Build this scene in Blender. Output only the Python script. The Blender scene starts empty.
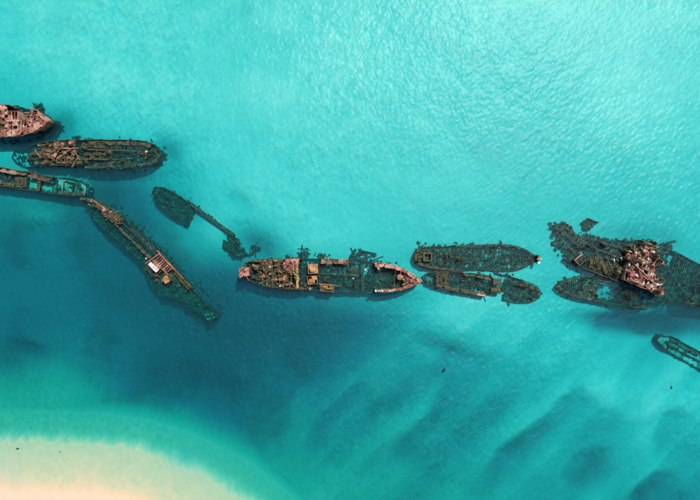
import bpy, math, random
import numpy as np
from mathutils import Vector, Matrix

# ------------------------------------------------------------------ camera, sky, sun, exposure
scene = bpy.context.scene
COL = scene.collection
CAM_H = 140.0                       # metres above the water, looking straight down
MPP = 0.30                          # metres of water per map unit (a plan drawn on a 700 x 500 sheet)
cam = bpy.data.cameras.new('camera')
cam.sensor_fit = 'HORIZONTAL'; cam.sensor_width = 36.0
cam.lens = 36.0 * CAM_H / (700 * MPP)
cam.clip_start = 1.0; cam.clip_end = 12000.0
cam_o = bpy.data.objects.new('camera', cam); COL.objects.link(cam_o)
cam_o.location = (0, 0, CAM_H)
scene.camera = cam_o

SUN_ZEN, SUN_AZ = math.radians(32), math.radians(34)     # sun stands towards the top of the picture
world = bpy.data.worlds.new('World'); scene.world = world; world.use_nodes = True
wn = world.node_tree.nodes; wl = world.node_tree.links
bg = wn['Background']
sky = wn.new('ShaderNodeTexSky'); sky.sky_type = 'NISHITA'; sky.sun_disc = False
sky.sun_elevation = math.pi / 2 - SUN_ZEN; sky.sun_rotation = SUN_AZ
wl.new(sky.outputs[0], bg.inputs[0]); bg.inputs[1].default_value = 0.14
sun = bpy.data.lights.new('sun', 'SUN'); sun.energy = 3.8; sun.angle = math.radians(0.53); sun.color = (1.0, 0.95, 0.88)
sun_o = bpy.data.objects.new('sun', sun); COL.objects.link(sun_o)
sdir = Vector((math.sin(SUN_ZEN) * math.sin(SUN_AZ), math.sin(SUN_ZEN) * math.cos(SUN_AZ), math.cos(SUN_ZEN)))
sun_o.rotation_euler = sdir.to_track_quat('Z', 'Y').to_euler(); sun_o.location = (0, 0, 200)
vs = scene.view_settings
vs.view_transform = 'Standard'; vs.look = 'None'; vs.exposure = 0.0; vs.gamma = 1.0; vs.use_curve_mapping = False
scene.cycles.max_bounces = 4; scene.cycles.transparent_max_bounces = 8; scene.cycles.diffuse_bounces = 2; scene.cycles.glossy_bounces = 2
scene.cycles.volume_bounces = 0

R = random.Random(7)
scene.cycles.use_denoising = True
scene.cycles.use_light_tree = False; scene.cycles.use_adaptive_sampling = True; scene.cycles.adaptive_threshold = .015

# ------------------------------------------------------------------ noise
def _hash(ix, iy, seed):
    h = (ix.astype(np.int64) * 374761393 + iy.astype(np.int64) * 668265263 + seed * 974634777) & 0xffffffff
    h = ((h ^ (h >> 13)) * 1274126177) & 0xffffffff
    h = ((h ^ (h >> 16)) * 2246822519) & 0xffffffff
    return ((h ^ (h >> 15)) & 0xffffff) / float(0xffffff)
def vnoise(x, y, seed=0):
    ix = np.floor(x); iy = np.floor(y); fx = x - ix; fy = y - iy
    fx = fx * fx * (3 - 2 * fx); fy = fy * fy * (3 - 2 * fy)
    a = _hash(ix, iy, seed); b = _hash(ix + 1, iy, seed); c = _hash(ix, iy + 1, seed); d = _hash(ix + 1, iy + 1, seed)
    return (a + (b - a) * fx) * (1 - fy) + (c + (d - c) * fx) * fy
def fbm(x, y, octv=4, seed=0):
    s = 0; amp = .5; tot = 0
    for i in range(octv):
        s = s + amp * vnoise(x * 2 ** i, y * 2 ** i, seed + i * 17); tot += amp; amp *= .5
    return s / tot - .5
def sstep(a, b, v):
    t = np.clip((v - a) / (b - a), 0, 1); return t * t * (3 - 2 * t)

# ------------------------------------------------------------------ material helpers
class NT:
    def __init__(self, name):
        self.m = bpy.data.materials.new(name); self.m.use_nodes = True
        self.t = self.m.node_tree; self.t.nodes.clear()
    def n(self, typ, **kw):
        nd = self.t.nodes.new(typ)
        for k, v in kw.items():
            if k.startswith('i_'):
                key = k[2:]; nd.inputs[int(key) if key.isdigit() else key.replace('_', ' ')].default_value = v
            else: setattr(nd, k, v)
        return nd
    def l(self, a, b): self.t.links.new(a, b)
    def math(self, op, a, b=None, c=None, clamp=False):
        nd = self.n('ShaderNodeMath', operation=op, use_clamp=clamp)
        for i, v in enumerate((a, b, c)):
            if v is None: continue
            if isinstance(v, (int, float)): nd.inputs[i].default_value = v
            else: self.l(v, nd.inputs[i])
        return nd.outputs[0]
    def ss(self, v, lo, hi):
        nd = self.n('ShaderNodeMapRange', interpolation_type='SMOOTHSTEP'); nd.inputs[1].default_value = lo; nd.inputs[2].default_value = hi
        self.l(v, nd.inputs[0]); return nd.outputs[0]
    def mix(self, f, a, b):
        nd = self.n('ShaderNodeMix', data_type='RGBA')
        for s, v in ((0, f), (6, a), (7, b)):
            if isinstance(v, (int, float)): nd.inputs[s].default_value = v
            elif isinstance(v, tuple): nd.inputs[s].default_value = (*v, 1)
            else: self.l(v, nd.inputs[s])
        return nd.outputs[2]
    def noise(self, scale, detail=4, rough=.6, vec=None, off=None):
        nd = self.n('ShaderNodeTexNoise'); nd.inputs['Scale'].default_value = scale
        nd.inputs['Detail'].default_value = detail; nd.inputs['Roughness'].default_value = rough
        if vec is not None: self.l(vec, nd.inputs['Vector'])
        return nd.outputs[0]

def steel_material(name, rust_a, rust_b, rust_dark, guano, olive_top):
    """rusted plate: bare rust well above the water, yellow-olive weed about the waterline, dark weed below"""
    k = NT(name)
    geo = k.n('ShaderNodeNewGeometry'); pos = geo.outputs['Position']
    sep = k.n('ShaderNodeSeparateXYZ'); k.l(pos, sep.inputs[0]); z = sep.outputs[2]
    oi = k.n('ShaderNodeObjectInfo'); rnd = oi.outputs['Random']
    n1 = k.noise(.55, 5, .65, pos); n2 = k.noise(2.2, 4, .7, pos); n3 = k.noise(.03, 2, .5, pos); n4 = k.noise(1.1, 3, .6, pos)
    # rust
    rust = k.mix(k.ss(k.math('ADD', n1, k.math('MULTIPLY', k.math('SUBTRACT', rnd, .5), .35)), .38, .66), rust_a, rust_b)
    rust = k.mix(k.math('MULTIPLY', k.ss(n2, .52, .64), .90), rust, rust_dark)
    rust = k.mix(k.math('MULTIPLY', k.ss(n4, .66, .72), guano), rust, (.68, .60, .54))
    # olive weed at the waterline
    olive = k.mix(k.ss(n2, .35, .7), (.022, .023, .009), (.165, .145, .062))
    olive = k.mix(k.math('MULTIPLY', k.ss(n1, .5, .62), .6), olive, (.10, .055, .03))
    weed = k.mix(k.ss(n2, .40, .68), (.008, .019, .014), (.070, .135, .078))
    weed = k.mix(k.math('MULTIPLY', k.ss(n1, .54, .68), .8), weed, (.17, .24, .15))
    olive = k.mix(k.math('MULTIPLY', k.ss(n3, .45, .6), .6), olive, (.055, .075, .035))
    zj = k.math('ADD', z, k.math('MULTIPLY', k.math('SUBTRACT', n1, .5), 1.6))
    c = k.mix(k.ss(zj, -.1, .45), weed, olive)
    c = k.mix(k.ss(zj, olive_top + .25, olive_top + .85), c, rust)
    b = k.n('ShaderNodeBsdfPrincipled'); k.l(c, b.inputs['Base Color']); b.inputs['Roughness'].default_value = .82
    bm_ = k.n('ShaderNodeBump'); bm_.inputs['Strength'].default_value = .8; bm_.inputs['Distance'].default_value = .18
    k.l(n2, bm_.inputs['Height']); k.l(bm_.outputs[0], b.inputs['Normal'])
    o = k.n('ShaderNodeOutputMaterial'); k.l(b.outputs[0], o.inputs[0])
    return k.m
MAT = {}
MAT['pink'] = steel_material('pink_rusted_steel', (.26, .09, .05), (.60, .33, .235), (.03, .012, .009), .6, .35)
MAT['brown'] = steel_material('brown_rusted_steel', (.15, .066, .032), (.40, .25, .14), (.020, .012, .008), .35, .65)
MAT['weed'] = steel_material('weed_grown_steel', (.20, .13, .06), (.30, .24, .12), (.04, .03, .018), .15, 1.2)
MAT['red'] = steel_material('red_painted_steel', (.36, .085, .06), (.55, .24, .19), (.10, .02, .015), .35, .1)
MAT['orange'] = steel_material('orange_rusted_steel', (.40, .17, .06), (.55, .30, .14), (.08, .03, .015), .25, .1)
MAT['white'] = steel_material('whitewashed_steel', (.72, .62, .60), (.80, .74, .74), (.35, .16, .12), .6, .0)

def silt_material():
    k = NT('weedy_silt'); geo = k.n('ShaderNodeNewGeometry'); pos = geo.outputs['Position']
    n1 = k.noise(.35, 4, .6, pos); n2 = k.noise(2.0, 4, .7, pos)
    c = k.mix(k.ss(n1, .40, .60), (.52, .52, .40), (.20, .24, .15)); c = k.mix(k.math('MULTIPLY', k.ss(n2, .55, .75), .6), c, (.07, .10, .06))
    b = k.n('ShaderNodeBsdfPrincipled'); k.l(c, b.inputs['Base Color']); b.inputs['Roughness'].default_value = .9
    o = k.n('ShaderNodeOutputMaterial'); k.l(b.outputs[0], o.inputs[0]); return k.m
MAT['silt'] = silt_material()

def plain(name, col, rough=.7, spots=None):
    k = NT(name); geo = k.n('ShaderNodeNewGeometry'); n = k.noise(1.5, 4, .6, geo.outputs['Position'])
    c = k.mix(k.ss(n, .4, .65), col, spots or tuple(x * .6 for x in col))
    b = k.n('ShaderNodeBsdfPrincipled'); k.l(c, b.inputs['Base Color']); b.inputs['Roughness'].default_value = rough
    o = k.n('ShaderNodeOutputMaterial'); k.l(b.outputs[0], o.inputs[0]); return k.m
MAT['rock'] = plain('weedy_rock', (.05, .06, .045), .9)
MAT['feather'] = plain('white_feather', (.82, .82, .80), .8, (.70, .70, .70))

# ------------------------------------------------------------------ seabed depth (plan units: 0-700 across, 0-500 down)
DG = np.array([
 [1.8,1.7,1.6,1.6,1.5,1.5,1.5,1.5,1.5,1.5,1.5,1.6,1.5,1.4,1.4],
 [2.0,1.8,1.6,1.6,1.6,1.6,1.6,1.6,1.7,1.7,1.8,2.0,1.6,1.4,1.4],
 [2.8,2.3,1.8,1.6,1.6,1.6,1.7,1.8,1.9,2.0,2.1,2.2,1.7,1.6,1.6],
 [3.2,3.6,3.6,3.0,2.1,2.0,2.0,2.1,2.3,2.4,2.5,2.5,2.1,2.0,2.0],
 [5.5,6.0,8.0,5.6,3.0,2.1,2.0,2.1,2.4,2.4,2.5,2.6,2.6,2.5,2.4],
 [7.0,7.0,8.6,7.0,4.4,4.4,2.6,2.6,2.7,2.6,2.6,2.6,3.0,3.4,3.0],
 [6.8,7.0,8.6,9.6,10.,8.6,6.8,5.4,4.0,2.5,2.3,2.4,2.8,4.0,5.0],
 [6.5,6.2,7.6,9.5,10.5,9.8,9.0,7.5,5.8,4.6,3.2,2.5,2.7,3.0,3.6],
 [3.6,3.8,5.5,8.5,9.5,8.0,7.0,6.2,5.6,4.8,4.2,3.4,3.0,3.1,3.3],
 [2.2,2.2,2.6,4.2,5.6,6.0,5.8,5.0,5.0,4.5,4.8,4.4,4.6,4.2,4.4],
 [2.0,2.0,2.0,2.4,2.8,3.2,4.0,4.6,5.0,4.5,5.2,4.8,5.0,5.2,5.2]], float)
def cubic(v0, v1, v2, v3, t):
    return v1 + .5 * t * (v2 - v0 + t * (2 * v0 - 5 * v1 + 4 * v2 - v3 + t * (3 * (v1 - v2) + v3 - v0)))
def grid_depth(px, py):
    gx = np.clip(px / 50.0, 0, 13.999); gy = np.clip(py / 50.0, 0, 9.999)
    ix = np.floor(gx).astype(int); iy = np.floor(gy).astype(int); tx = gx - ix; ty = gy - iy
    P = np.pad(DG, 1, mode='edge'); rows = []
    for j in range(4):
        rows.append(cubic(*[P[iy + j, ix + i] for i in range(4)], tx))
    return cubic(*rows, ty)
# pits and mounds: x, y, rx, ry, angle, depth change
BLOBS = [
 (162,152,16,14,0,2.2),(45,128,22,14,0,2.4),(20,142,40,7,0,2.0),(110,174,55,7,0,1.5),(60,120,12,12,0,1.0),
 (155,395,34,26,20,2.6),(15,352,22,6,12,2.2),(214,404,18,26,0,1.8),(255,245,22,12,25,2.2),(235,200,14,8,30,.9),
 (212,236,22,14,40,-.8),(30,215,26,12,0,-1.2),(60,395,40,16,0,-.6),(470,335,60,16,25,-.8),
 (360,330,50,14,-15,.8),(300,330,60,18,0,.6),(615,300,60,9,8,1.4),(695,325,60,12,0,4.0),(625,324,45,10,4,4.0),(640,240,40,14,0,.9),
 (480,300,70,8,0,-.3),(448,352,30,8,20,1.3),(400,300,40,8,0,.8),(120,300,30,30,40,1.0),(410,395,45,22,-35,.7),
 (560,300,14,20,0,-.3),(672,245,10,8,0,.5),(590,440,40,20,10,.6),(540,330,60,18,0,-.4),(20,330,60,25,0,.5),(475,258,58,9,0,1.3),(480,287,52,8,6,1.0),(182,211,26,8,40,.8),
 (90,330,30,20,0,-.4),(250,350,60,20,0,.8),(180,335,40,25,0,.5)]
# lee steps of the sand waves: polyline, drop, reach (the drop lies to the right of the direction of travel)
STEPS = [
 ([(470,500),(500,455),(535,428),(556,412),(576,396),(583,384)], 1.5, 30),
 ([(565,500),(570,478),(580,462),(600,452),(625,448)], .75, 40),
 ([(632,505),(645,490),(665,478),(700,470)], .8, 40),
 ([(658,470),(661,440),(668,420),(690,408)], .9, 26),
 ([(380,470),(400,440),(425,420),(450,380)], .9, 44),
 ([(290,470),(310,430),(340,400),(365,380)], .8, 40)]
EDGE = np.array([(-900,430),(-200,434),(0,438),(50,439),(100,441),(140,448),(180,462),(220,482),(250,500),(300,540),(420,640),(900,1100)], float)
def seg_side(px, py, poly):
    best = np.full(px.shape, 1e9); side = np.zeros(px.shape); along = np.zeros(px.shape); n = len(poly) - 1
    for i in range(n):
        (ax, ay), (bx, by) = poly[i], poly[i + 1]; dx, dy = bx - ax, by - ay; L2 = dx * dx + dy * dy
        t = np.clip(((px - ax) * dx + (py - ay) * dy) / L2, 0, 1)
        qx = px - ax - t * dx; qy = py - ay - t * dy; d = np.hypot(qx, qy)
        s = np.sign(dx * qy - dy * qx)
        m = d < best; best = np.where(m, d, best); side = np.where(m, s, side); along = np.where(m, (i + t) / n, along)
    return best, side, along
def seabed_z(px, py):
    d = grid_depth(px, py)
    for (x, y, rx, ry, a, dv) in BLOBS:
        c, s = math.cos(math.radians(a)), math.sin(math.radians(a)); u = (px - x) * c + (py - y) * s; v = -(px - x) * s + (py - y) * c
        d = d + dv * np.exp(-(u / rx) ** 2 - (v / ry) ** 2)
    wx = px + 10 * fbm(px / 30, py / 30, 3, 5); wy = py + 10 * fbm(px / 30, py / 30, 3, 9)
    for poly, drop, reach in STEPS:
        dist, side, al = seg_side(wx, wy, poly)
        sd = dist * side
        fade = sstep(0, .25, al) * sstep(1, .75, al)
        d = d + fade * 1.6 * drop * (sstep(-6, 11, sd) * np.exp(-(np.maximum(sd, 0) / reach) ** 1.3) - .30 * sstep(-30, -4, sd) * sstep(8, -6, sd))
    ud = (px + py) * .7071; vd = (px - py) * .7071                # broad sand bars lying on the diagonal
    d = d + 4.4 * fbm(ud / 34, vd / 130, 4, 91) * sstep(290, 380, py + .15 * (px - 350)) * sstep(150, 330, px)
    d = d + .9 * fbm(px / 70, py / 45, 4, 31) + .35 * fbm(px / 14, py / 14, 3, 51)
    d = np.maximum(d, .9)
    d = np.maximum(1.2 + (d - 1.6) * .78 + .012 * np.maximum(d - 1.6, 0) ** 2, .7)
    # beach
    ye = np.interp(px, EDGE[:, 0], EDGE[:, 1])
    slope = np.interp(px, [0, 120, 180, 250], [1, .97, .85, .74])
    s = (py - ye) * slope                         # plan units inshore of the edge of the shelf
    s0 = s
    s = s + 7 * fbm(px / 6, py / 12, 3, 71) + 6 * fbm(px / 30, py / 30, 2, 72)
    outer = np.minimum(d, 1.5 + np.maximum(-s0, 0) * .022 + np.maximum(-s0 - 24, 0) * .17)
    shelf = np.interp(s, [-10, 0, 12, 30, 42, 50, 62, 90, 400, 2500], [.52, .43, .33, .22, .12, .02, -.22, -.5, -3.2, -9])
    k = sstep(-8, 5, s)
    return -(outer * (1 - k) + shelf * k)

def axis_coords(lo, hi, fine, far):
    a = list(np.arange(lo, hi + fine * .5, fine)); st = fine; x = a[-1]; y = a[0]; up = []; dn = []
    while x < far:
        st *= 1.16; x += st; y -= st; up.append(x); dn.append(y)
    return np.array(dn[::-1] + a + up)
xs = axis_coords(-110, 110, .31, 5000); ys = axis_coords(-79, 79, .31, 5000)
RIPPLE = 2.1
GX, GY = np.meshgrid(xs, ys); PXg = GX / MPP + 350; PYg = 250 - GY / MPP
GZ = seabed_z(PXg, PYg)
def sand_ripples(X, Y):
    r = 0
    for rot, L, W, a, sd in ((-38, .70, 1.9, .16, 801), (25, .62, 1.5, .11, 802)):
        c, s_ = math.cos(math.radians(rot)), math.sin(math.radians(rot)); u = X * c + Y * s_; v = -X * s_ + Y * c
        r = r + a * fbm((u + .6 * fbm(X / 4, Y / 4, 2, sd + 1)) / L, v / W, 2, sd)
    return r * (.5 + .8 * sstep(-.15, .15, fbm(X / 30, Y / 30, 2, 805))) * sstep(200, 120, np.hypot(X, Y))
GZ = GZ + sand_ripples(GX, GY) * (.05 + .95 * sstep(.05, -.2, GZ)) * (1 - .72 * sstep(-.8, -.4, GZ)) * RIPPLE
def bed_at(x, y):
    return float(seabed_z(np.array([x / MPP + 350.0]), np.array([250 - y / MPP]))[0])

def grid_mesh(name, X, Y, Z, mask=None, smooth=True):
    ny, nx = X.shape; v = np.stack([X, Y, Z], -1).reshape(-1, 3)
    i = np.arange(ny - 1)[:, None] * nx + np.arange(nx - 1)[None]
    q = np.stack([i, i + 1, i + 1 + nx, i + nx], -1).reshape(-1, 4)
    if mask is not None:
        mm = mask.reshape(-1); q = q[mm[q].all(1)]
        used = np.unique(q); remap = -np.ones(len(v), int); remap[used] = np.arange(len(used)); v = v[used]; q = remap[q]
    me = bpy.data.meshes.new(name); me.from_pydata(v.tolist(), [], q.tolist()); me.update()
    if smooth: me.polygons.foreach_set('use_smooth', [True] * len(me.polygons))
    return me

def sand_material():
    k = NT('sand'); geo = k.n('ShaderNodeNewGeometry'); pos = geo.outputs['Position']
    sep = k.n('ShaderNodeSeparateXYZ'); k.l(pos, sep.inputs[0])
    n1 = k.noise(.05, 3, .55, pos); n2 = k.noise(.5, 3, .6, pos)
    # coarse shell sand by the beach, white silica sand further out
    far = k.math('ADD', sep.outputs[1], k.math('MULTIPLY', n1, 14)); far = k.math('ADD', far, k.math('MULTIPLY', sep.outputs[0], .5))
    c = k.mix(k.ss(far, -92, 15), (.71, .54, .37), (.72, .705, .63))
    c = k.mix(k.math('MULTIPLY', k.ss(n1, .56, .72), .20), c, (.50, .50, .48))
    # bed colour dimmed and blued with depth, standing in for light lost in water
    deep_dim = k.ss(k.math('ADD', sep.outputs[2], k.math('MULTIPLY', n1, 2.0)), -2.2, -5.5)
    c = k.mix(k.math('MULTIPLY', deep_dim, .8), c, (.30, .36, .44))
    c = k.mix(k.math('MULTIPLY', k.ss(n2, .5, .75), .06), c, (.42, .38, .32))
    # ragged seagrass meadows on the deeper bed
    sg = k.noise(.045, 6, .62, pos)
    grass = k.math('MULTIPLY', k.ss(sg, .48, .64), k.ss(sep.outputs[2], -3.2, -5.2))
    c = k.mix(k.math('MULTIPLY', grass, .5), c, (.10, .15, .13))
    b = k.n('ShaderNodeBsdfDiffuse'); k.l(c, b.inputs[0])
    o = k.n('ShaderNodeOutputMaterial'); k.l(b.outputs[0], o.inputs[0]); return k.m
def link(name, me, mat=None, parent=None, loc=(0, 0, 0)):
    o = bpy.data.objects.new(name, me); COL.objects.link(o); o.location = loc
    if mat is not None and len(me.materials) == 0: me.materials.append(mat)
    if parent is not None: o.parent = parent
    return o
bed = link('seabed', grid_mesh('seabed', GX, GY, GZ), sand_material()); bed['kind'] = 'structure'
bed['label'] = 'pale sand seabed rising to a beach'

# ------------------------------------------------------------------ water
def water_material():
    k = NT('sea_water')
    fr = k.n('ShaderNodeFresnel'); fr.inputs['IOR'].default_value = 1.33
    tr = k.n('ShaderNodeBsdfTransparent')
    gl = k.n('ShaderNodeBsdfGlossy'); gl.inputs['Roughness'].default_value = WATER_ROUGH
    mx = k.n('ShaderNodeMixShader'); k.l(fr.outputs[0], mx.inputs[0]); k.l(tr.outputs[0], mx.inputs[1]); k.l(gl.outputs[0], mx.inputs[2])
    ab = k.n('ShaderNodeVolumeAbsorption'); dens = 1.4; K = (.84, .074, .055)
    ab.inputs['Density'].default_value = dens; ab.inputs['Color'].default_value = (*[1 - x / dens for x in K], 1)
    o = k.n('ShaderNodeOutputMaterial'); k.l(mx.outputs[0], o.inputs[0]); 
    sc = k.n('ShaderNodeVolumeScatter'); sc.inputs['Color'].default_value = (.06, .90, 1.0, 1); sc.inputs['Density'].default_value = .05; sc.inputs['Anisotropy'].default_value = 0
    ad = k.n('ShaderNodeAddShader'); k.l(ab.outputs[0], ad.inputs[0]); k.l(sc.outputs[0], ad.inputs[1]); k.l(ad.outputs[0], o.inputs['Volume'])
    return k.m
WATER_ROUGH = .41
def water_mesh():
    """closed body of water: rippled top, sides and a floor below the seabed"""
    xs = axis_coords(-109, 109, .23, 4800); ys = axis_coords(-78, 78, .23, 4800); X, Y = np.meshgrid(xs, ys)
    def wv(rot, L, W, o, seed):
        c, s_ = math.cos(math.radians(rot)), math.sin(math.radians(rot)); u = X * c + Y * s_; v = -X * s_ + Y * c
        u = u + .5 * L * fbm(X / (3 * L), Y / (3 * L), 2, seed + 3)
        return fbm(u / L, v / W, o, seed)
    br = .55 + .9 * sstep(-.16, .16, fbm(X / 45, Y / 30, 3, 611))                      # lighter and stronger breeze
    Z = br * (.22 * wv(-48, .55, 1.35, 2, 601) + .17 * wv(18, .5, 1.1, 2, 602) + .16 * wv(-30, 2.4, 4.5, 1, 605)) + .10 * wv(-60, 9, 20, 2, 603)
    far = sstep(110, 200, np.hypot(X, Y)); Z = Z * (1 - far)
    ye = np.interp(X / MPP + 350, EDGE[:, 0], EDGE[:, 1]); Z = Z * (1 - .82 * sstep(-12, 12, 250 - Y / MPP - ye))     # calm over the beach shelf
    ny, nx = X.shape; v = np.stack([X, Y, Z * WAVE], -1).reshape(-1, 3); n = len(v)
    i = np.arange(ny - 1)[:, None] * nx + np.arange(nx - 1)[None]; q = np.stack([i, i + 1, i + 1 + nx, i + nx], -1).reshape(-1, 4).tolist()
    ring = [j for j in range(nx)] + [j * nx + nx - 1 for j in range(1, ny)] + [(ny - 1) * nx + j for j in range(nx - 2, -1, -1)] + [j * nx for j in range(ny - 2, 0, -1)]
    low = v[ring].copy(); low[:, 2] = -40; v = np.concatenate([v, low]); m = len(ring)
    for a in range(m): b = (a + 1) % m; q.append([ring[b], ring[a], n + a, n + b])
    q.append([n + a for a in range(m - 1, -1, -1)])
    me = bpy.data.meshes.new('sea_water'); me.from_pydata(v.tolist(), [], q); me.update()
    nf = (nx - 1) * (ny - 1); me.polygons.foreach_set('use_smooth', [True] * nf + [False] * (len(me.polygons) - nf)); return me
WAVE = .62
water = link('sea_water', water_mesh(), water_material()); water['kind'] = 'structure'
water['label'] = 'clear turquoise sea water with small ripples'

# ------------------------------------------------------------------ shared pieces
rm = random.Random(3)
def mesh_from(name, v, f, smooth=False):
    me = bpy.data.meshes.new(name); me.from_pydata(v, [], f); me.update()
    if smooth: me.polygons.foreach_set('use_smooth', [True] * len(me.polygons))
    return me
def flat_plate_mesh(n=3, jag=.10, buckle=1.2, bite=True):
    """unit plate, x and y -0.5..0.5, z thickness 1 centred, torn edges"""
    V = []; N = n + 1
    bc = rm.randrange(4)
    P = {}
    for j in range(N):
        for i in range(N):
            x = i / n - .5; y = j / n - .5
            if i in (0, n): x += rm.uniform(-jag, jag * .5) * (1 if i else -1)
            if j in (0, n): y += rm.uniform(-jag, jag * .5) * (1 if j else -1)
            if bite and (i, j) == [(0, 0), (n, 0), (0, n), (n, n)][bc]: x *= .62; y *= .62
            P[i, j] = (x + rm.uniform(-.03, .03), y + rm.uniform(-.03, .03), rm.uniform(-buckle, buckle))
    for s in (.5, -.5):
        for j in range(N):
            for i in range(N): x, y, z = P[i, j]; V.append((x, y, z + s))
    F = []; o = N * N; idx = lambda i, j: j * N + i
    for j in range(n):
        for i in range(n):
            a, b, c, d = idx(i, j), idx(i + 1, j), idx(i + 1, j + 1), idx(i, j + 1)
            F.append((a, b, c, d)); F.append((a + o, d + o, c + o, b + o))
    ring = [idx(i, 0) for i in range(n)] + [idx(n, j) for j in range(n)] + [idx(i, n) for i in range(n, 0, -1)] + [idx(0, j) for j in range(n, 0, -1)]
    for q in range(len(ring)):
        a, b = ring[q], ring[(q + 1) % len(ring)]; F.append((b, a, a + o, b + o))
    return V, F
def wall_plate_mesh(n=4, jag=.06):
    """unit upright plate: x -0.5..0.5, y thickness 1 centred, z 0..1 with a torn top edge"""
    V = []; tops = [1 + rm.uniform(-jag, jag * .3) for _ in range(n + 1)]; mids = [rm.uniform(-.7, .7) for _ in range(n + 1)]
    for i in range(n + 1):
        x = i / n - .5
        V += [(x, -.5, 0), (x, .5, 0), (x, -.5 + mids[i], .55), (x, .5 + mids[i], .55), (x, -.5, tops[i]), (x, .5, tops[i])]
    F = []
    for i in range(n):
        a = i * 6; b = a + 6
        F += [(a, b, b + 2, a + 2), (a + 2, b + 2, b + 4, a + 4), (b + 1, a + 1, a + 3, b + 3), (b + 3, a + 3, a + 5, b + 5), (a + 4, b + 4, b + 5, a + 5)]
    e = n * 6
    F += [(1, 0, 2, 3), (3, 2, 4, 5), (e, e + 1, e + 3, e + 2), (e + 2, e + 3, e + 5, e + 4)]
    return V, F
def ibeam_mesh():
    """unit beam along x (-0.5..0.5), I section in y and z"""
    p = [(-.5, -.5), (.5, -.5), (.5, -.34), (.12, -.34), (.12, .34), (.5, .34), (.5, .5), (-.5, .5), (-.5, .34), (-.12, .34), (-.12, -.34), (-.5, -.34)]
    V = [(-.5, y, z) for y, z in p] + [(.5, y, z) for y, z in p]; n = len(p)
    F = [(i, (i + 1) % n, (i + 1) % n + n, i + n) for i in range(n)] + [tuple(range(n - 1, -1, -1)), tuple(range(n, 2 * n))]
    return V, F
def rib_mesh():
    """frame: stands on z 0, curves inwards (+y) at the foot, up to z 1; width 1 in x"""
    V = []; ks = [(0.0, .30, .16), (.12, .10, .14), (.35, 0, .10), (.7, -.02, .09), (1.0, 0.0, .07)]
    for z, y, t in ks: V += [(-.5, y, z), (.5, y, z), (.5, y + t, z), (-.5, y + t, z)]
    F = [(3, 2, 1, 0)]
    for i in range(len(ks) - 1):
        a = i * 4
        for q in range(4): F.append((a + q, a + (q + 1) % 4, a + 4 + (q + 1) % 4, a + 4 + q))
    a = (len(ks) - 1) * 4; F.append((a, a + 1, a + 2, a + 3)); return V, F
def tube_mesh(n=10, caps=True, profile=((-.5, 1), (.5, 1))):
    """lathe about x; profile of (x, radius)"""
    V = []; F = []
    for x, r in profile:
        for i in range(n): a = 2 * math.pi * i / n; V.append((x, r * math.cos(a), r * math.sin(a)))
    for k in range(len(profile) - 1):
        for i in range(n): j = (i + 1) % n; F.append((k * n + i, k * n + j, (k + 1) * n + j, (k + 1) * n + i))
    if caps:
        F.append(tuple(range(n - 1, -1, -1))); e = (len(profile) - 1) * n; F.append(tuple(range(e, e + n)))
    return V, F
def ico(sub, amp, rnd, flat=1.0):
    t = (1 + 5 ** .5) / 2
    v = [(-1, t, 0), (1, t, 0), (-1, -t, 0), (1, -t, 0), (0, -1, t), (0, 1, t), (0, -1, -t), (0, 1, -t), (t, 0, -1), (t, 0, 1), (-t, 0, -1), (-t, 0, 1)]
    f = [(0, 11, 5), (0, 5, 1), (0, 1, 7), (0, 7, 10), (0, 10, 11), (1, 5, 9), (5, 11, 4), (11, 10, 2), (10, 7, 6), (7, 1, 8), (3, 9, 4), (3, 4, 2), (3, 2, 6), (3, 6, 8), (3, 8, 9), (4, 9, 5), (2, 4, 11), (6, 2, 10), (8, 6, 7), (9, 8, 1)]
    v = [Vector(p).normalized() for p in v]
    for _ in range(sub):
        cache = {}; nf = []
        def mid(a, b):
            key = (min(a, b), max(a, b))
            if key not in cache: v.append(((v[a] + v[b]) / 2).normalized()); cache[key] = len(v) - 1
            return cache[key]
        for a, b, c in f:
            x, y, z = mid(a, b), mid(b, c), mid(c, a); nf += [(a, x, z), (b, y, x), (c, z, y), (x, y, z)]
        f = nf
    return [tuple(p * (1 + rnd.uniform(-amp, amp))) for p in v], f
LIB = {}
def lib(kind, mat, var=0):
    key = (kind, mat, var)
    if key not in LIB:
        st = rm.getstate(); rm.seed(f'{kind}{var}')
        if kind == 'flat': v, f = flat_plate_mesh()
        elif kind == 'deck': v, f = flat_plate_mesh(3, .035, .5, var % 3 == 0)
        elif kind == 'wall': v, f = wall_plate_mesh()
        elif kind == 'cleanwall': v, f = wall_plate_mesh(4, .015)
        elif kind == 'beam': v, f = ibeam_mesh()
        elif kind == 'rib': v, f = rib_mesh()
        elif kind == 'tube': v, f = tube_mesh(10)
        elif kind == 'mast': v, f = tube_mesh(9, True, ((-.5, 1), (-.2, .95), (.2, .8), (.5, .6)))
        elif kind == 'boiler': v, f = tube_mesh(18, True, ((-.5, .72), (-.47, .93), (-.42, 1), (-.2, 1), (-.19, 1.03), (-.15, 1.03), (-.14, 1), (.14, 1), (.15, 1.03), (.19, 1.03), (.2, 1), (.42, 1), (.47, .93), (.5, .72)))
        elif kind == 'drum': v, f = tube_mesh(16, True, ((-.5, 1), (-.42, 1), (-.40, .55), (.40, .55), (.42, 1), (.5, 1)))
        elif kind == 'bollard': v, f = tube_mesh(10, True, ((0, 1.1), (.1, 1.0), (.15, .7), (.7, .65), (.78, .95), (.95, 1.0), (1, .8)))
        elif kind == 'chunk': v, f = ico(1, .28, rm)
        elif kind == 'rock': v, f = ico(2, .26, rm)
        LIB[key] = mesh_from(kind, v, f, kind in ('tube', 'mast', 'boiler', 'drum'))
        LIB[key].materials.append(MAT[mat]); rm.setstate(st)
    return LIB[key]

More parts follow.
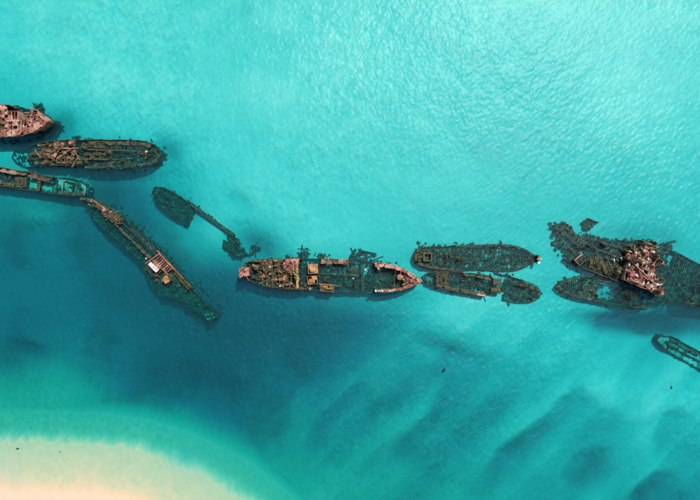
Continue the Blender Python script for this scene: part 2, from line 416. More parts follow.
def in_poly(x, y, poly):
    ins = np.zeros(x.shape, bool); n = len(poly); j = n - 1
    for i in range(n):
        xi, yi = poly[i]; xj, yj = poly[j]
        c = ((yi > y) != (yj > y)) & (x < (xj - xi) * (y - yi) / (yj - yi + 1e-12) + xi); ins ^= c; j = i
    return ins
def poly_dist(x, y, poly):
    best = np.full(x.shape, 1e9); n = len(poly)
    for i in range(n):
        (ax, ay), (bx, by) = poly[i], poly[(i + 1) % n]; dx, dy = bx - ax, by - ay
        t = np.clip(((x - ax) * dx + (y - ay) * dy) / (dx * dx + dy * dy + 1e-9), 0, 1); best = np.minimum(best, np.hypot(x - ax - t * dx, y - ay - t * dy))
    return best
def resample(pts, step):
    out = [Vector(pts[0])]; 
    for a, b in zip(pts[:-1], pts[1:]):
        a = Vector(a); b = Vector(b); L = (b - a).length; n = max(1, round(L / step))
        out += [a.lerp(b, (i + 1) / n) for i in range(n)]
    return out
def smooth_line(pts, it=2):
    """corner cutting that keeps the ends"""
    p = [Vector(q) for q in pts]
    for _ in range(it):
        q = [p[0]]
        for a, b in zip(p[:-1], p[1:]): q += [a.lerp(b, .25), a.lerp(b, .75)]
        q.append(p[-1]); p = q
    return p

class Wreck:
    def __init__(self, name, label, cx, cy, zref=0.0, mat='brown', seed=1, cat='shipwreck', group='wrecks scuttled in a line off the beach'):
        self.zref = zref; self.mat = mat; self.r = random.Random(seed); self.seed = seed
        x, y = self.xy(cx, cy); self.o = Vector((x, y, bed_at(x, y)))
        e = bpy.data.objects.new(name, None); COL.objects.link(e); e.location = self.o; e.empty_display_size = 2
        e['label'] = label; e['category'] = cat
        if group: e['group'] = group
        self.e = e; self.dz = 0.0
    def xy(self, px, py, z=None):
        s = MPP * (CAM_H - (self.zref if z is None else z)) / CAM_H
        return ((px - 350) * s, (250 - py) * s)
    def put(self, name, me, M, parent=None):
        o = bpy.data.objects.new(name, me); COL.objects.link(o); o.parent = parent or self.e
        o.matrix_basis = Matrix.Translation(Vector((0, 0, self.dz)) - self.o) @ M if parent is None else M
        return o
    def trs(self, loc, rot, sc):
        return Matrix.Translation(Vector(loc)) @ rot.to_4x4() @ Matrix.Diagonal((*sc, 1))
    def rz(self, a): return Matrix.Rotation(a, 3, 'Z')
    # upright plates along a line; ztop may be a number or list of heights per input point
    def wall(self, pts, ztop, zbot=None, step=2.7, thick=.14, mat=None, name='hull_plate', jit=.12, miss=0.0, smooth=2, clean=False, lean=0.0):
        P = [Vector((*self.xy(*p), 0)) for p in pts]
        zt = ztop if isinstance(ztop, (list, tuple)) else [ztop] * len(P)
        for p, z in zip(P, zt): p.z = z
        P = resample(smooth_line(P, smooth), step) if smooth else resample(P, step)
        # merge very short segments
        Q = [P[0]]
        for p in P[1:-1]:
            if (p - Q[-1]).length > step * .7: Q.append(p)
        if len(Q) > 1 and (P[-1] - Q[-1]).length < step * .4: Q[-1] = P[-1]
        else: Q.append(P[-1])
        for i, (a, b) in enumerate(zip(Q[:-1], Q[1:])):
            if self.r.random() < miss: continue
            d = b - a; L = Vector((d.x, d.y)).length; ang = math.atan2(d.y, d.x); m = (a + b) / 2
            z1 = m.z + self.r.uniform(-jit, jit); zb = zbot if zbot is not None else bed_at(m.x, m.y) - .4
            zb = min(zb, z1 - .4)
            off = .012 * (i % 3); lean = 0.0; base = Vector((m.x, m.y, zb)); h = z1 - zb
            if name == 'hull_plate':                              # the sides draw in towards the keel
                nrm = Vector((-d.y, d.x, 0)).normalized(); sgn = 1 if nrm.dot(Vector((self.o.x, self.o.y, 0)) - Vector((m.x, m.y, 0))) > 0 else -1
                e_ = min((m.xy - Q[0].xy).length, (m.xy - Q[-1].xy).length); tt = .42 * min(1.0, e_ / 9.0); lean = -math.atan(tt) * -sgn; base += nrm * sgn * h * tt; h = math.hypot(h, h * tt)
            rot = self.rz(ang) @ Matrix.Rotation(lean + self.r.uniform(-.02, .02), 3, 'X')
            self.put(name, lib('cleanwall' if clean else 'wall', mat or self.mat, self.r.randrange(5)), self.trs(base, rot, (L * 1.04, thick + off, h)))
        return Q
    # flat plates lying along a line (gunwale, side deck)
    def rim(self, pts, z, width, side=1, step=2.4, thick=.08, mat=None, name='deck_plate', miss=0.0, tilt=.05, smooth=2):
        P = [Vector((*self.xy(*p), 0)) for p in pts]
        zt = z if isinstance(z, (list, tuple)) else [z] * len(P)
        for p, q in zip(P, zt): p.z = q
        P = resample(smooth_line(P, smooth), step) if smooth else resample(P, step)
        Q = [P[0]]
        for p in P[1:]:
            if (p - Q[-1]).length > step * .7: Q.append(p)
        for a, b in zip(Q[:-1], Q[1:]):
            if self.r.random() < miss: continue
            d = b - a; L = Vector((d.x, d.y)).length; ang = math.atan2(d.y, d.x); n = Vector((-d.y, d.x, 0)).normalized() * side
            w = width * self.r.uniform(.8, 1.15); m = (a + b) / 2 + n * (w / 2 + .08)
            rot = self.rz(ang) @ Matrix.Rotation(self.r.uniform(-tilt, tilt), 3, 'X') @ Matrix.Rotation(self.r.uniform(-tilt, tilt), 3, 'Y')
            self.put(name, lib('flat', mat or self.mat, self.r.randrange(6)), self.trs((m.x, m.y, m.z + self.r.uniform(-.03, .06)), rot, (L * 1.0, w, thick)))
    def ribs(self, pts, ztop, side=1, step=1.5, mat=None, zbot=None, w=.22, miss=.1, depth=1.0, smooth=2):
        P = [Vector((*self.xy(*p), 0)) for p in pts]; P = resample(smooth_line(P, smooth), .5)
        acc = 0; last = P[0]
        for a, b in zip(P[:-1], P[1:]):
            acc += (b - a).length
            if acc < step: continue
            acc = 0
            if self.r.random() < miss: continue
            d = (b - a).normalized(); n = Vector((-d.y, d.x, 0)) * side; m = b + n * .5
            zb = zbot if zbot is not None else max(bed_at(m.x, m.y) - .3, ztop - 1.6)
            h = ztop + self.r.uniform(-.25, .2) - zb
            rot = Matrix((( d.x, n.x, 0), (d.y, n.y, 0), (0, 0, 1)))
            self.put('rib', lib('rib', mat or self.mat), self.trs((m.x, m.y, zb), rot, (w, depth * 1.6, h)))
    def beam(self, p, q, z0, z1=None, w=.3, h=.35, mat=None, name='deck_beam', kind='beam'):
        z1 = z0 if z1 is None else z1
        if (mat or self.mat) == 'weed': z0 -= .25; z1 -= .25
        a = Vector((*self.xy(*p), z0)); b = Vector((*self.xy(*q), z1)); d = b - a
        rot = d.to_track_quat('X', 'Z').to_matrix()
        return self.put(name, lib(kind, mat or self.mat), self.trs((a + b) / 2, rot, (d.length, w, h)))
    def pipe(self, p, q, z0, z1=None, r=.2, mat=None, name='pipe', kind='tube'):
        return self.beam(p, q, z0, z1, r, r, mat, name, kind)
    def beams(self, a0, a1, b0, b1, n, z, w=.22, h=.3, mat=None, name='deck_beam', miss=.12, jit=.12):
        """n beams, each from the line a0-a1 to the line b0-b1"""
        for i in range(n):
            if self.r.random() < miss: continue
            t = (i + .5) / n + self.r.uniform(-.1, .1) / n
            p = (a0[0] + (a1[0] - a0[0]) * t, a0[1] + (a1[1] - a0[1]) * t); q = (b0[0] + (b1[0] - b0[0]) * t, b0[1] + (b1[1] - b0[1]) * t)
            self.beam(p, q, z + self.r.uniform(-jit, jit), z + self.r.uniform(-jit, jit), w, h, mat, name)
    def deck(self, quad, nx, ny, z, mat=None, miss=.15, name='deck_plate', thick=.08, tilt=.06, jit=.08):
        A, B, C, D = [Vector((*self.xy(*p), 0)) for p in quad]
        if (mat or self.mat) == 'weed': z -= .3
        f = lambda u, v: (A.lerp(B, u)).lerp(D.lerp(C, u), v)
        for j in range(ny):
            for i in range(nx):
                if self.r.random() < miss: continue
                c = f((i + .5) / nx, (j + .5) / ny); du = f((i + 1) / nx, (j + .5) / ny) - f(i / nx, (j + .5) / ny); dv = f((i + .5) / nx, (j + 1) / ny) - f((i + .5) / nx, j / ny)
                rot = self.rz(math.atan2(du.y, du.x)) @ Matrix.Rotation(self.r.uniform(-tilt, tilt), 3, 'X') @ Matrix.Rotation(self.r.uniform(-tilt, tilt), 3, 'Y')
                self.put(name, lib('deck', mat or self.mat, self.r.randrange(6)), self.trs((c.x, c.y, z + self.r.uniform(-jit, jit)), rot, (du.length * .99, dv.length * .99, thick)))
    def room(self, quad, z0, z1, mat=None, roof=0.0, name='deckhouse', thick=.10, beams=0, step=2.2):
        """roofless (or partly roofed) steel room: a part with wall plates and roof plates as its pieces"""
        P = [Vector((*self.xy(*p), 0)) for p in quad]; c = sum(P, Vector()) / 4; m_ = mat or self.mat
        fl = bpy.data.objects.new(name, lib('deck', m_, 1)); COL.objects.link(fl); fl.parent = self.e
        du = (P[1] - P[0] + P[2] - P[3]) / 2; dv = (P[3] - P[0] + P[2] - P[1]) / 2; ang = math.atan2(du.y, du.x)
        base = self.trs((c.x, c.y, z0), self.rz(ang), (1, 1, 1))
        fl.matrix_basis = Matrix.Translation(Vector((0, 0, self.dz)) - self.o) @ base @ Matrix.Diagonal((du.length * .97, dv.length * .97, .06, 1))
        def sub(nm, me, M): 
            o = bpy.data.objects.new(nm, me); COL.objects.link(o); o.parent = fl; o.matrix_parent_inverse = fl.matrix_basis.inverted(); o.matrix_basis = Matrix.Translation(Vector((0, 0, self.dz)) - self.o) @ M
        for i in range(4):
            a, b = P[i], P[(i + 1) % 4]; d = b - a; n = max(1, round(d.length / step))
            for k in range(n):
                if self.r.random() < .08: continue
                p = a.lerp(b, (k + .5) / n)
                sub('wall_plate', lib('cleanwall', m_, self.r.randrange(5)), self.trs((p.x, p.y, z0), self.rz(math.atan2(d.y, d.x)), (d.length / n * 1.02 + .05, thick + .01 * i, z1 - z0 + self.r.uniform(-.1, .08))))
        if roof > 0:
            nx = max(1, round(du.length / 1.5)); ny = max(1, round(dv.length / 1.5))
            for i in range(nx):
                for j in range(ny):
                    if self.r.random() > roof: continue
                    u = (i + .5) / nx - .5; v = (j + .5) / ny - .5; p = c + du * u + dv * v
                    sub('roof_plate', lib('deck', m_, self.r.randrange(6)), self.trs((p.x, p.y, z1 + self.r.uniform(.02, .10)), self.rz(ang) @ Matrix.Rotation(self.r.uniform(-.05, .05), 3, 'X'), (du.length / nx, dv.length / ny, .07)))
        for i in range(beams):
            u = (i + 1) / (beams + 1) - .5; p = c + du * u
            sub('roof_beam', lib('beam', m_), self.trs((p.x, p.y, z1 - .08), self.rz(ang + math.pi / 2), (dv.length, .2, .24)))
        return fl
    def frame(self, quad, z, w=.35, h=.4, mat=None, name='hatch_coaming'):
        for i in range(4):
            p, q = quad[i], quad[(i + 1) % 4]; dz = .006 * i
            self.beam(p, q, z + dz, z + dz, w, h, mat, name)
    # encrusted collapsed interior, a height field with slabs, holes and heaps
    def fill(self, poly, z, amp=.5, mat=None, name='collapsed_deck', stamps=60, res=.33, edge_drop=.0, zmap=None, stamp_amp=1.0, grow=0.0):
        pw = [self.xy(*p) for p in poly]; a = np.array(pw); x0, y0 = a.min(0) - .5; x1, y1 = a.max(0) + .5
        X, Y = np.meshgrid(np.arange(x0, x1, res), np.arange(y0, y1, res)); n1 = X.shape
        ins = in_poly(X, Y, pw); dd = poly_dist(X, Y, pw); ins = ins | (dd < res * .8 + grow)
        Z = np.full(n1, z, float); low = {'pink': 0, 'brown': .4, 'weed': .5}.get(mat or self.mat, .1)
        if zmap:
            num = 0; den = 0
            for (px, py, zz) in zmap:
                qx, qy = self.xy(px, py); w = 1 / ((X - qx) ** 2 + (Y - qy) ** 2 + 4) ** 1.5; num = num + w * zz; den = den + w
            Z = num / den
        s = self.seed * 131
        Z = Z + amp * (1.3 * fbm(X / 3.2, Y / 3.2, 4, s) + 1.1 * np.abs(fbm(X / 1.3, Y / 1.3, 3, s + 5)) * 2 - .35)
        rr = random.Random(self.seed * 77 + len(poly))
        long = max(range(len(pw)), key=lambda i: (Vector(pw[i]) - Vector(pw[0])).length); ax = Vector(pw[long]) - Vector(pw[0]); base = math.atan2(ax.y, ax.x)
        for _ in range(stamps):
            cx, cy = rr.uniform(x0, x1), rr.uniform(y0, y1); ang = base + rr.choice((0, math.pi / 2)) + rr.gauss(0, .12); l, w = rr.uniform(.5, 3.2), rr.uniform(.25, 1.1)
            u = (X - cx) * math.cos(ang) + (Y - cy) * math.sin(ang); v = -(X - cx) * math.sin(ang) + (Y - cy) * math.cos(ang)
            m = (np.abs(u) < l) & (np.abs(v) < w); Z = np.where(m, Z + amp * stamp_amp * rr.choice((-1.4, -.9, .5, .8, 1.1)) + u * rr.uniform(-.1, .1), Z)
        Z = Z - low
        if edge_drop: Z = Z - edge_drop * sstep(1.5, 0, dd)
        Z = Z + .10 * (np.random.RandomState(self.seed).rand(*n1) - .5)
        me = grid_mesh(name, X, Y, Z, ins, smooth=False)
        me.materials.append(MAT[mat or self.mat]); return self.put(name, me, Matrix.Identity(4))
    # weed, oysters and coral lumps: uncountable growth, one mesh
    def growth(self, poly, n, z0, z1, smin=.15, smax=.7, mat=None, name='coral_growth', flat=.6):
        pw = [self.xy(*p) for p in poly]; a = np.array(pw); x0, y0 = a.min(0); x1, y1 = a.max(0)
        if (mat or self.mat) in ('weed', 'silt'): z0 -= .4; z1 -= .45; n = int(n * .75); smax *= .8
        V = []; F = []; base = [ico(1, .4, self.r) for _ in range(6)]; k = 0; g = 0
        while k < n and g < n * 20:
            g += 1
            x, y = self.r.uniform(x0, x1), self.r.uniform(y0, y1)
            if not in_poly(np.array([x]), np.array([y]), pw)[0]: continue
            k += 1; v, f = self.r.choice(base); s = self.r.uniform(smin, smax) ** 1.0; z = self.r.uniform(z0, z1); o = len(V); ca, sa = math.cos(k), math.sin(k); ex = self.r.uniform(.6, 1.6)
            V += [(x + s * (p[0] * ca * ex - p[1] * sa), y + s * (p[0] * sa * ex + p[1] * ca), z + s * flat * p[2]) for p in v]; F += [(i + o, j + o, l + o) for i, j, l in f]
        me = mesh_from(name, V, F); me.materials.append(MAT[mat or self.mat]); o = self.put(name, me, Matrix.Identity(4)); o['kind'] = 'stuff'; return o
    # fallen scale, weed and rubble lying on the sand along the foot of the hull
    def rubble(self, lines, n, spread=2.6, smin=.2, smax=.75):
        V = []; F = []; base = [ico(1, .42, self.r) for _ in range(6)]
        seg = []
        for pts in lines:
            P = smooth_line([Vector((*self.xy(*p), 0)) for p in pts], 2); seg += list(zip(P[:-1], P[1:]))
        wts = [(b - a).length for a, b in seg]
        for k in range(n):
            a, b = self.r.choices(seg, wts)[0]; d = (b - a).normalized(); nrm = Vector((-d.y, d.x, 0)); c = a.lerp(b, self.r.random())
            out = -1 if nrm.dot(Vector((self.o.x, self.o.y, 0)) - c) > 0 else 1
            q = c + nrm * out * (abs(self.r.gauss(0, .42)) * spread * .6 - .7); s = self.r.uniform(smin, smax) * .62; z = bed_at(q.x, q.y) + s * .15
            v, f = self.r.choice(base); o = len(V); ca, sa = math.cos(k), math.sin(k); ex = self.r.uniform(.6, 1.8)
            V += [(q.x + s * (p[0] * ca * ex - p[1] * sa), q.y + s * (p[0] * sa * ex + p[1] * ca), z + s * .6 * p[2] - self.dz) for p in v]; F += [(i + o, j + o, l + o) for i, j, l in f]
        me = mesh_from('rubble', V, F); me.materials.append(MAT['weed']); o = self.put('rubble', me, Matrix.Identity(4)); o['kind'] = 'stuff'
    # loose torn plates and bars that can be told apart
    def wreckage(self, poly, n, z0, z1, smin=.5, smax=1.6, mat=None, tilt=.5, bars=.4):
        pw = [self.xy(*p) for p in poly]; a = np.array(pw); x0, y0 = a.min(0); x1, y1 = a.max(0); k = 0
        while k < n:
            x, y = self.r.uniform(x0, x1), self.r.uniform(y0, y1)
            if not in_poly(np.array([x]), np.array([y]), pw)[0]: continue
            k += 1; z = self.r.uniform(z0, z1) - (.35 if mat == 'weed' or (mat is None and self.mat == 'weed') else 0); rot = self.rz(self.r.uniform(0, 6.28)) @ Matrix.Rotation(self.r.gauss(0, tilt), 3, 'X') @ Matrix.Rotation(self.r.gauss(0, tilt), 3, 'Y')
            m_ = self.r.choice(mat) if isinstance(mat, (list, tuple)) else (mat or self.mat)
            if self.r.random() < bars: self.put('broken_beam', lib('beam', m_), self.trs((x, y, z), rot, (self.r.uniform(1.2, 3.6), .2, .24)))
            else: self.put('torn_plate', lib('flat', m_, self.r.randrange(6)), self.trs((x, y, z), rot, (self.r.uniform(smin, smax), self.r.uniform(smin, smax) * .75, .07)))
    def boiler(self, p, q, z, r, mat=None, name='boiler'): return self.pipe(p, q, z, z, r, mat, name, 'boiler')
    def bollard(self, p, z, h=.8, r=.25, mat=None, name='bollard'):
        x, y = self.xy(*p); return self.put(name, lib('bollard', mat or self.mat), self.trs((x, y, z), Matrix.Rotation(-math.pi / 2, 3, 'Y'), (h, r, r)))
    def winch(self, p, q, z, r, mat=None):
        o = self.pipe(p, q, z, z, r, mat, 'winch', 'drum'); return o


# ------------------------------------------------------------------ wreck at the top left: tall red rusted bow
w = Wreck('shipwreck', 'tall pink rusted wreck with pointed bow, topmost at the left edge', 10, 122, 3.2, 'pink', 11)
south = [(-70,136),(-20,138),(0,137),(18,136),(32,133),(42,127.5),(49,120.5)]
north = [(49,120.5),(45,115.5),(39,111.5),(33,109)]
w.wall(south, 3.2); w.wall(north, 3.3)
w.wall([(33,109),(29,114),(27,121)], 2.6, jit=.3); w.wall([(-70,103),(-20,102.5),(7,104)], 2.6); w.wall([(7,104),(18,104),(33,109)], [-.9,-1.4,-.8])
w.rim(south, 3.12, 1.9, 1); w.rim(north, 3.22, 1.1, 1); w.rim([(-70,103),(-20,103),(7,104.5)], 2.5, 1.3, -1)
w.ribs(south, 2.8, 1); w.ribs(north, 2.9, 1)
w.rubble([south, north], 60)
w.fill([(-70,104),(6,105),(20,109),(34,111),(47,120),(40,127),(30,132),(-70,135)], .6, .9, mat='brown', zmap=[(-40,120,.4),(0,118,-.3),(14,108,-1.8),(12,122,.0),(24,112,-.4),(36,118,.9),(43,120,1.8),(24,128,.6),(0,130,.8)], stamps=110)  # browner than the plates above: shade of the gaps put into the colour
w.room([(8,111),(17.5,111),(17.5,119.5),(8,119.5)], .8, 3.1, roof=.12, beams=2); w.room([(7,121.5),(17,121.5),(17,130),(7,130)], .8, 2.9, roof=.25, beams=1)
w.room([(-22,108),(-4,108),(-4,122),(-22,122)], .8, 3.4, roof=.6, name='deckhouse')
w.deck([(0,104.5),(6.5,104.5),(6.5,127),(0,127)], 2, 7, 2.7, miss=.25); w.deck([(20,118),(27,118),(27,133),(20,133)], 3, 5, 2.3, miss=.25)
w.deck([(30,119),(40,113),(46,120),(34,130)], 5, 4, 2.75, miss=.30)
w.winch((37,116),(37.5,121), 3.2, .75); w.winch((31,124),(33,121), 2.9, .6); w.bollard((41,123), 2.9); w.bollard((43.5,120), 3.0); w.bollard((24,130.5), 2.7); w.bollard((12,132), 3.2)
w.pipe((21,132),(21,120), 3.3, 3.1, .14); w.pipe((29,130),(36,113), 2.7, 3.6, .22, name='mast', kind='mast'); w.beam((6,120.5),(19,120.5), 2.9, 2.9, .5, .4)
w.wreckage([(20,110),(33,111),(40,119),(33,129),(20,131)], 34, 1.6, 3.1, mat=['pink','pink','brown']); w.wreckage([(0,106),(18,118),(18,131),(0,131)], 22, 1.2, 3.0); w.wreckage([(-60,106),(-2,106),(-2,132),(-60,132)], 40, 1.5, 3)
for p, q, a, b in (((27,108),(26,99),.8,-1.0),((28,106),(34,103),-.3,-1.2),((27,103),(22,98),-.7,-1.3),((27,103),(31,98),-.6,-1.4),((7,105),(12,103),.6,-1.3),((3,103),(7,101),-.2,-1.5)):
    w.pipe(p, q, a, b, .34, 'weed', 'fallen_davit', 'mast')
w.growth([(23,97),(31,99),(33,108),(26,110)], 26, -2.4, -1.0, .2, .5, 'weed'); w.growth([(-10,98),(12,99),(18,106),(-10,106)], 30, -2.6, -1.5, .2, .5, 'weed')

# ------------------------------------------------------------------ second wreck: brown wreckage amidships, rounded end
w = Wreck('shipwreck', 'long brown wreck with rounded right end and rusty wreckage amidships, second from top', 82, 154, .4, 'brown', 12)
w.dz = -0.5
up = [(22,147),(34,142.5),(58,140),(90,139.5),(125,139.5),(146,140.5),(155,144.5),(159,149),(160,153.5)]
lo = [(160,153.5),(159,159),(154,163.5),(146,166),(120,168),(83,168.5)]
w.wall(up, [-.8,.2,.9,1.0,.6,.5,.4,.4,.4]); w.wall(lo, [.4,.3,.3,.2,.2,.3]); w.wall([(83,165.5),(60,165.5),(38,166),(22,166)], [1.2,1.2,.7,-.6]); w.wall([(22,166),(12,163.5),(6,158),(5,152),(10,148),(22,147)], -1.5)
w.rim([(88,140.5),(120,140.5),(146,141.5),(155,146)], .62, 1.2, -1); w.rim([(83,164.5),(60,164.5),(40,165)], 1.2, 1.0, -1, miss=.1); w.rim(lo, .25, .9, -1, miss=.2)
w.ribs(up[2:], .45, -1); w.ribs(lo, .2, -1)
w.rubble([up, lo], 130)
w.fill([(8,150),(22,148),(40,143),(90,141),(146,142),(157,149),(159,155),(152,163),(120,167),(83,167),(40,165),(20,165),(10,162)], 0, .75, zmap=[(10,156,-2.2),(20,156,-1.7),(30,154,-.5),(45,150,.2),(60,158,.5),(75,150,.4),(85,160,.2),(110,146,-.05),(110,164,-.35),(130,155,-.9),(150,155,-.35),(150,147,-.2)], stamps=260)
w.beams((89,141),(146,142),(89,149.5),(146,149.5), 34, .42, .2, .3, miss=.2, mat='weed'); w.beam((88,149.7),(128,150.5), .75,.3,.35,.5); w.beam((128,150.5),(153,151), .3,-.1,.3,.4,'weed')
w.beam((80,159),(104,159.5),.75,.6,.4,.5); w.beam((104,159.5),(132,158),.6,.2,.35,.45,'weed'); w.beam((83,154),(108,154),.5,.4,.5,.3); w.beams((84,160),(150,160),(84,166.5),(150,164), 36, .05, .2, .28, miss=.15, mat='weed')
w.beams((84,152),(110,152),(84,155.5),(110,155.5), 12, .7, .25, .3, miss=.1)
w.deck([(90,141.5),(112,141.5),(112,148),(90,148)], 6, 2, .60, miss=.45, mat='brown')
w.room([(41,152),(50,152),(50,159),(41,159)], .2, 1.6, roof=.7); w.room([(55,141.5),(66,141.5),(66,148),(55,148)], .2, 1.4, roof=.35); w.boiler((69,143),(75,143.5), .7, .95)
w.winch((72,140.8),(72,146),1.0,.9,'brown'); w.frame([(58,158),(68,158),(68,163),(58,163)], 1.3)
w.beam((62,149.2),(80,149.2),1.9,1.8,.3,.35,'pink'); w.beam((64,151),(66,165),1.6,1.0,.25,.3,'brown'); w.pipe((60,158),(70,151),1.2,1.8,.2,'brown')
w.wreckage([(38,145),(80,142),(82,164),(38,164)], 75, .6, 1.9, mat=['brown','brown','pink','weed']); w.wreckage([(54,149),(80,149),(80,162),(54,162)], 26, 1.0, 1.8, .6, 1.7, ['pink','brown','brown'], .3, .25); w.wreckage([(86,142),(150,143),(150,165),(86,166)], 50, -.2, .5, mat='weed')
w.winch((141.5,154),(145.5,153.5),.9,.5,'brown'); w.bollard((147,152),.5,.9,.35,'white'); w.wreckage([(138,151),(149,151),(149,158),(138,158)], 12, .4, 1.1, .5, 1.2, mat=['brown','pink'])
w.growth([(24,148),(80,142),(150,143),(157,153),(150,164),(24,165)], 420, -.7, .25, .15, .5, 'weed'); w.growth([(6,150),(24,147),(24,165),(10,162)], 60, -2.4, -1.5, .2, .6, 'weed')
w.growth([(66,135),(88,136),(88,140),(66,140)], 24, -2.4, -1.4, .2, .5, 'weed')
w.pipe((68,136),(76,134), -.9,-1.3,.3,'weed','fallen_davit','mast')

# ------------------------------------------------------------------ third wreck: open hull full of pale sand
w = Wreck('shipwreck', 'open hull wreck with rusty upper side and sandy green hold, running off the left edge', 30, 183, .8, 'brown', 13)
w.dz = -0.15
w.wall([(-80,154),(-30,161),(0,167),(20,170.5),(42,175),(53,177.5)], [1.5,1.5,1.4,1.3,1.0,.6]); w.wall([(53,177.5),(66,177),(78,180),(84,185),(85,190),(82,195)], [-.5,-.9,-.7,-.6,-.5,-.3])
w.wall([(82,195),(66,195.5),(56,194.5),(40,192),(20,189),(0,186),(-40,178),(-80,170)], [-.1,.1,-.1,-.1,.3,.9,1.2,1.2])
w.rim([(-80,155),(-30,162),(0,168),(20,171.5),(42,176),(52,178)], [1.4,1.4,1.35,1.25,.9,.5], 1.1, -1, mat='brown'); w.rim([(22,188),(0,185),(-40,177),(-80,169)], [.3,.85,1.1,1.1], .9, -1); w.rim([(82,194.5),(66,195),(56,194)], .05, .7, -1, mat='weed')
w.ribs([(0,168.5),(42,176),(53,178.5)], .9, -1); w.ribs([(56,193.5),(40,191),(0,185)], -.2, -1, mat='weed')
w.fill([(-80,156),(0,168),(52,178),(66,178),(78,181),(84,187),(82,194),(56,194),(20,188),(0,185),(-80,169)], -1.5, .30, mat='silt', stamps=30, name='silted_hold', zmap=[(-60,165,-.6),(4,176,-2.6),(22,180,-1.2),(32,184,-1.2),(46,185,-1.6),(58,182,-.8),(70,187,-1.9),(80,187,-.9)])
w.room([(13.5,175),(25.5,176.5),(24,187.5),(12,186)], -.9, .15, mat='weed', roof=.9); w.frame([(18,178.5),(22.5,179),(22,184.5),(17.5,184)], .45, .3, .4, 'brown')
w.wall([(37.5,175),(35.5,191)], .5, smooth=0, mat='weed', name='bulkhead'); w.rim([(38,175),(36,191)], .45, .8, 1, mat='weed', smooth=0); w.wall([(54,178),(53,193)], -.6, smooth=0, mat='weed', name='bulkhead')
w.room([(61,181),(70,182),(69,191.5),(60,190.5)], -2.0, -.5, mat='weed'); w.frame([(60,191),(80,193.5),(80,195),(60,193)], .0, .4, .4, 'weed'); w.winch((76,185),(77.5,188),-.2,.6,'weed')
w.wreckage([(0,170),(12,172),(12,186),(0,184)], 22, -1.2, .2, mat=['weed','brown']); w.wreckage([(26,176),(84,181),(80,193),(40,190)], 22, -1.4, -.5, mat='weed')
w.wreckage([(30,173.5),(52,177.5),(51,180),(30,176)], 12, .5, 1.0, .5, 1.2); w.growth([(54,174),(70,174),(86,182),(86,192),(70,182)], 60, -2.2, -1.4, .15, .4, 'silt'); w.growth([(-40,162),(84,182),(82,194),(0,184)], 200, -1.7, -1.0, .12, .4, 'weed')

# ------------------------------------------------------------------ fourth wreck: long diagonal hull with catwalk
w = Wreck('shipwreck', 'long sunken diagonal wreck with a central catwalk and whitewashed rusty midships', 145, 258, 0, 'weed', 14)
w.dz = -0.5
east = [(80.5,196.5),(92,198.5),(104,203),(116,211.5),(128,222.5),(150,243),(162,255),(178,272),(196,293),(208,308),(215,318)]
west = [(80.5,196.5),(83,206),(90,217.5),(99,228),(110,238),(126,251.5),(141,266),(143,279),(150,289),(168,299),(186,308),(200,317),(208,323)]
w.wall(east, [.4,.6,1.0,.9,.4,.2,1.0,.8,.1,-.4,-.9]); w.wall(west, [.1,-.6,-1.0,-1.1,-1.0,-1.0,-.7,-1.3,-1.6,-1.6,-1.5,-1.6,-1.5]); w.wall([(208,323),(213,322),(215,318)], -1.2)
w.ribs(east, .1, -1, step=1.2); w.ribs(west, -1.3, 1, step=1.4)
w.rubble([east, west], 170, 3.2)
w.rim([(81,197),(92,199),(104,203.5),(116,212)], [.6,.8,1.0,1.0], .9, -1, mat='brown'); w.rim([(162,255.5),(178,272.5),(192,289)], [1.2,1.0,.5], .8, -1, mat='brown')
w.rim([(118,213.5),(128,223.5),(150,244),(160,253)], [.5,.2,.1,.3], .8, -1, mat='weed', miss=.25)
inner = [(81,198),(104,204.5),(116,213),(128,224),(150,245),(178,273),(196,294),(213,317),(208,322),(186,307),(168,298),(150,288),(144,279),(142,266),(126,250.5),(110,237),(99,227),(90,216.5),(83.5,206)]
w.fill(inner, -1.5, .5, zmap=[(84,202,-.6),(95,215,-1.5),(100,222,-1.7),(110,210,-.2),(120,228,-2.6),(135,240,-3.0),(125,240,-2.4),(148,252,-2.2),(155,265,-.7),(165,275,-.9),(160,285,-1.8),(180,290,-1.5),(195,308,-2.2),(208,318,-1.8)], stamps=170)
for i in range(9):                                              # catwalk, in sagging lengths
    t0, t1 = i / 9 + .004, (i + .93) / 9
    w.beam((110 + 41 * t0 + w.r.uniform(-.4, .4), 219 + 39 * t0), (110 + 41 * t1, 219 + 39 * t1 + w.r.uniform(-.4, .4)), .95 + w.r.uniform(-.25, .12), .9 + w.r.uniform(-.25, .12), w.r.uniform(.5, .85), .18, ('brown', 'brown', 'weed')[i % 3], 'catwalk')
w.beams((112,219),(150,257),(122,214),(160,250), 22, .15, .18, .26, mat='weed'); w.beams((110,221),(146,256),(102,229),(136,262), 18, -.6, .2, .28, mat='weed', miss=.3); w.beam((120,221),(156,255),.1,.1,.3,.4,'weed'); w.beam((105,230),(138,259),-.5,-.6,.3,.4,'weed')
w.wreckage([(92,200),(104,204),(122,218),(122,224),(108,218),(94,206)], 60, .6, 1.7, mat=['brown','pink','weed']); w.beam((96,201),(122,221),1.4,1.2,.3,.35,'pink'); w.beam((98,206),(119,224),1.2,1.0,.28,.35,'brown')
w.beams((96,201),(121,220),(98,206),(118,224), 14, 1.35, .2, .28, mat='brown', miss=.1); w.room([(109,216),(115,211.5),(121,217),(115,222)], -.2, 1.4, mat='brown', roof=.4)
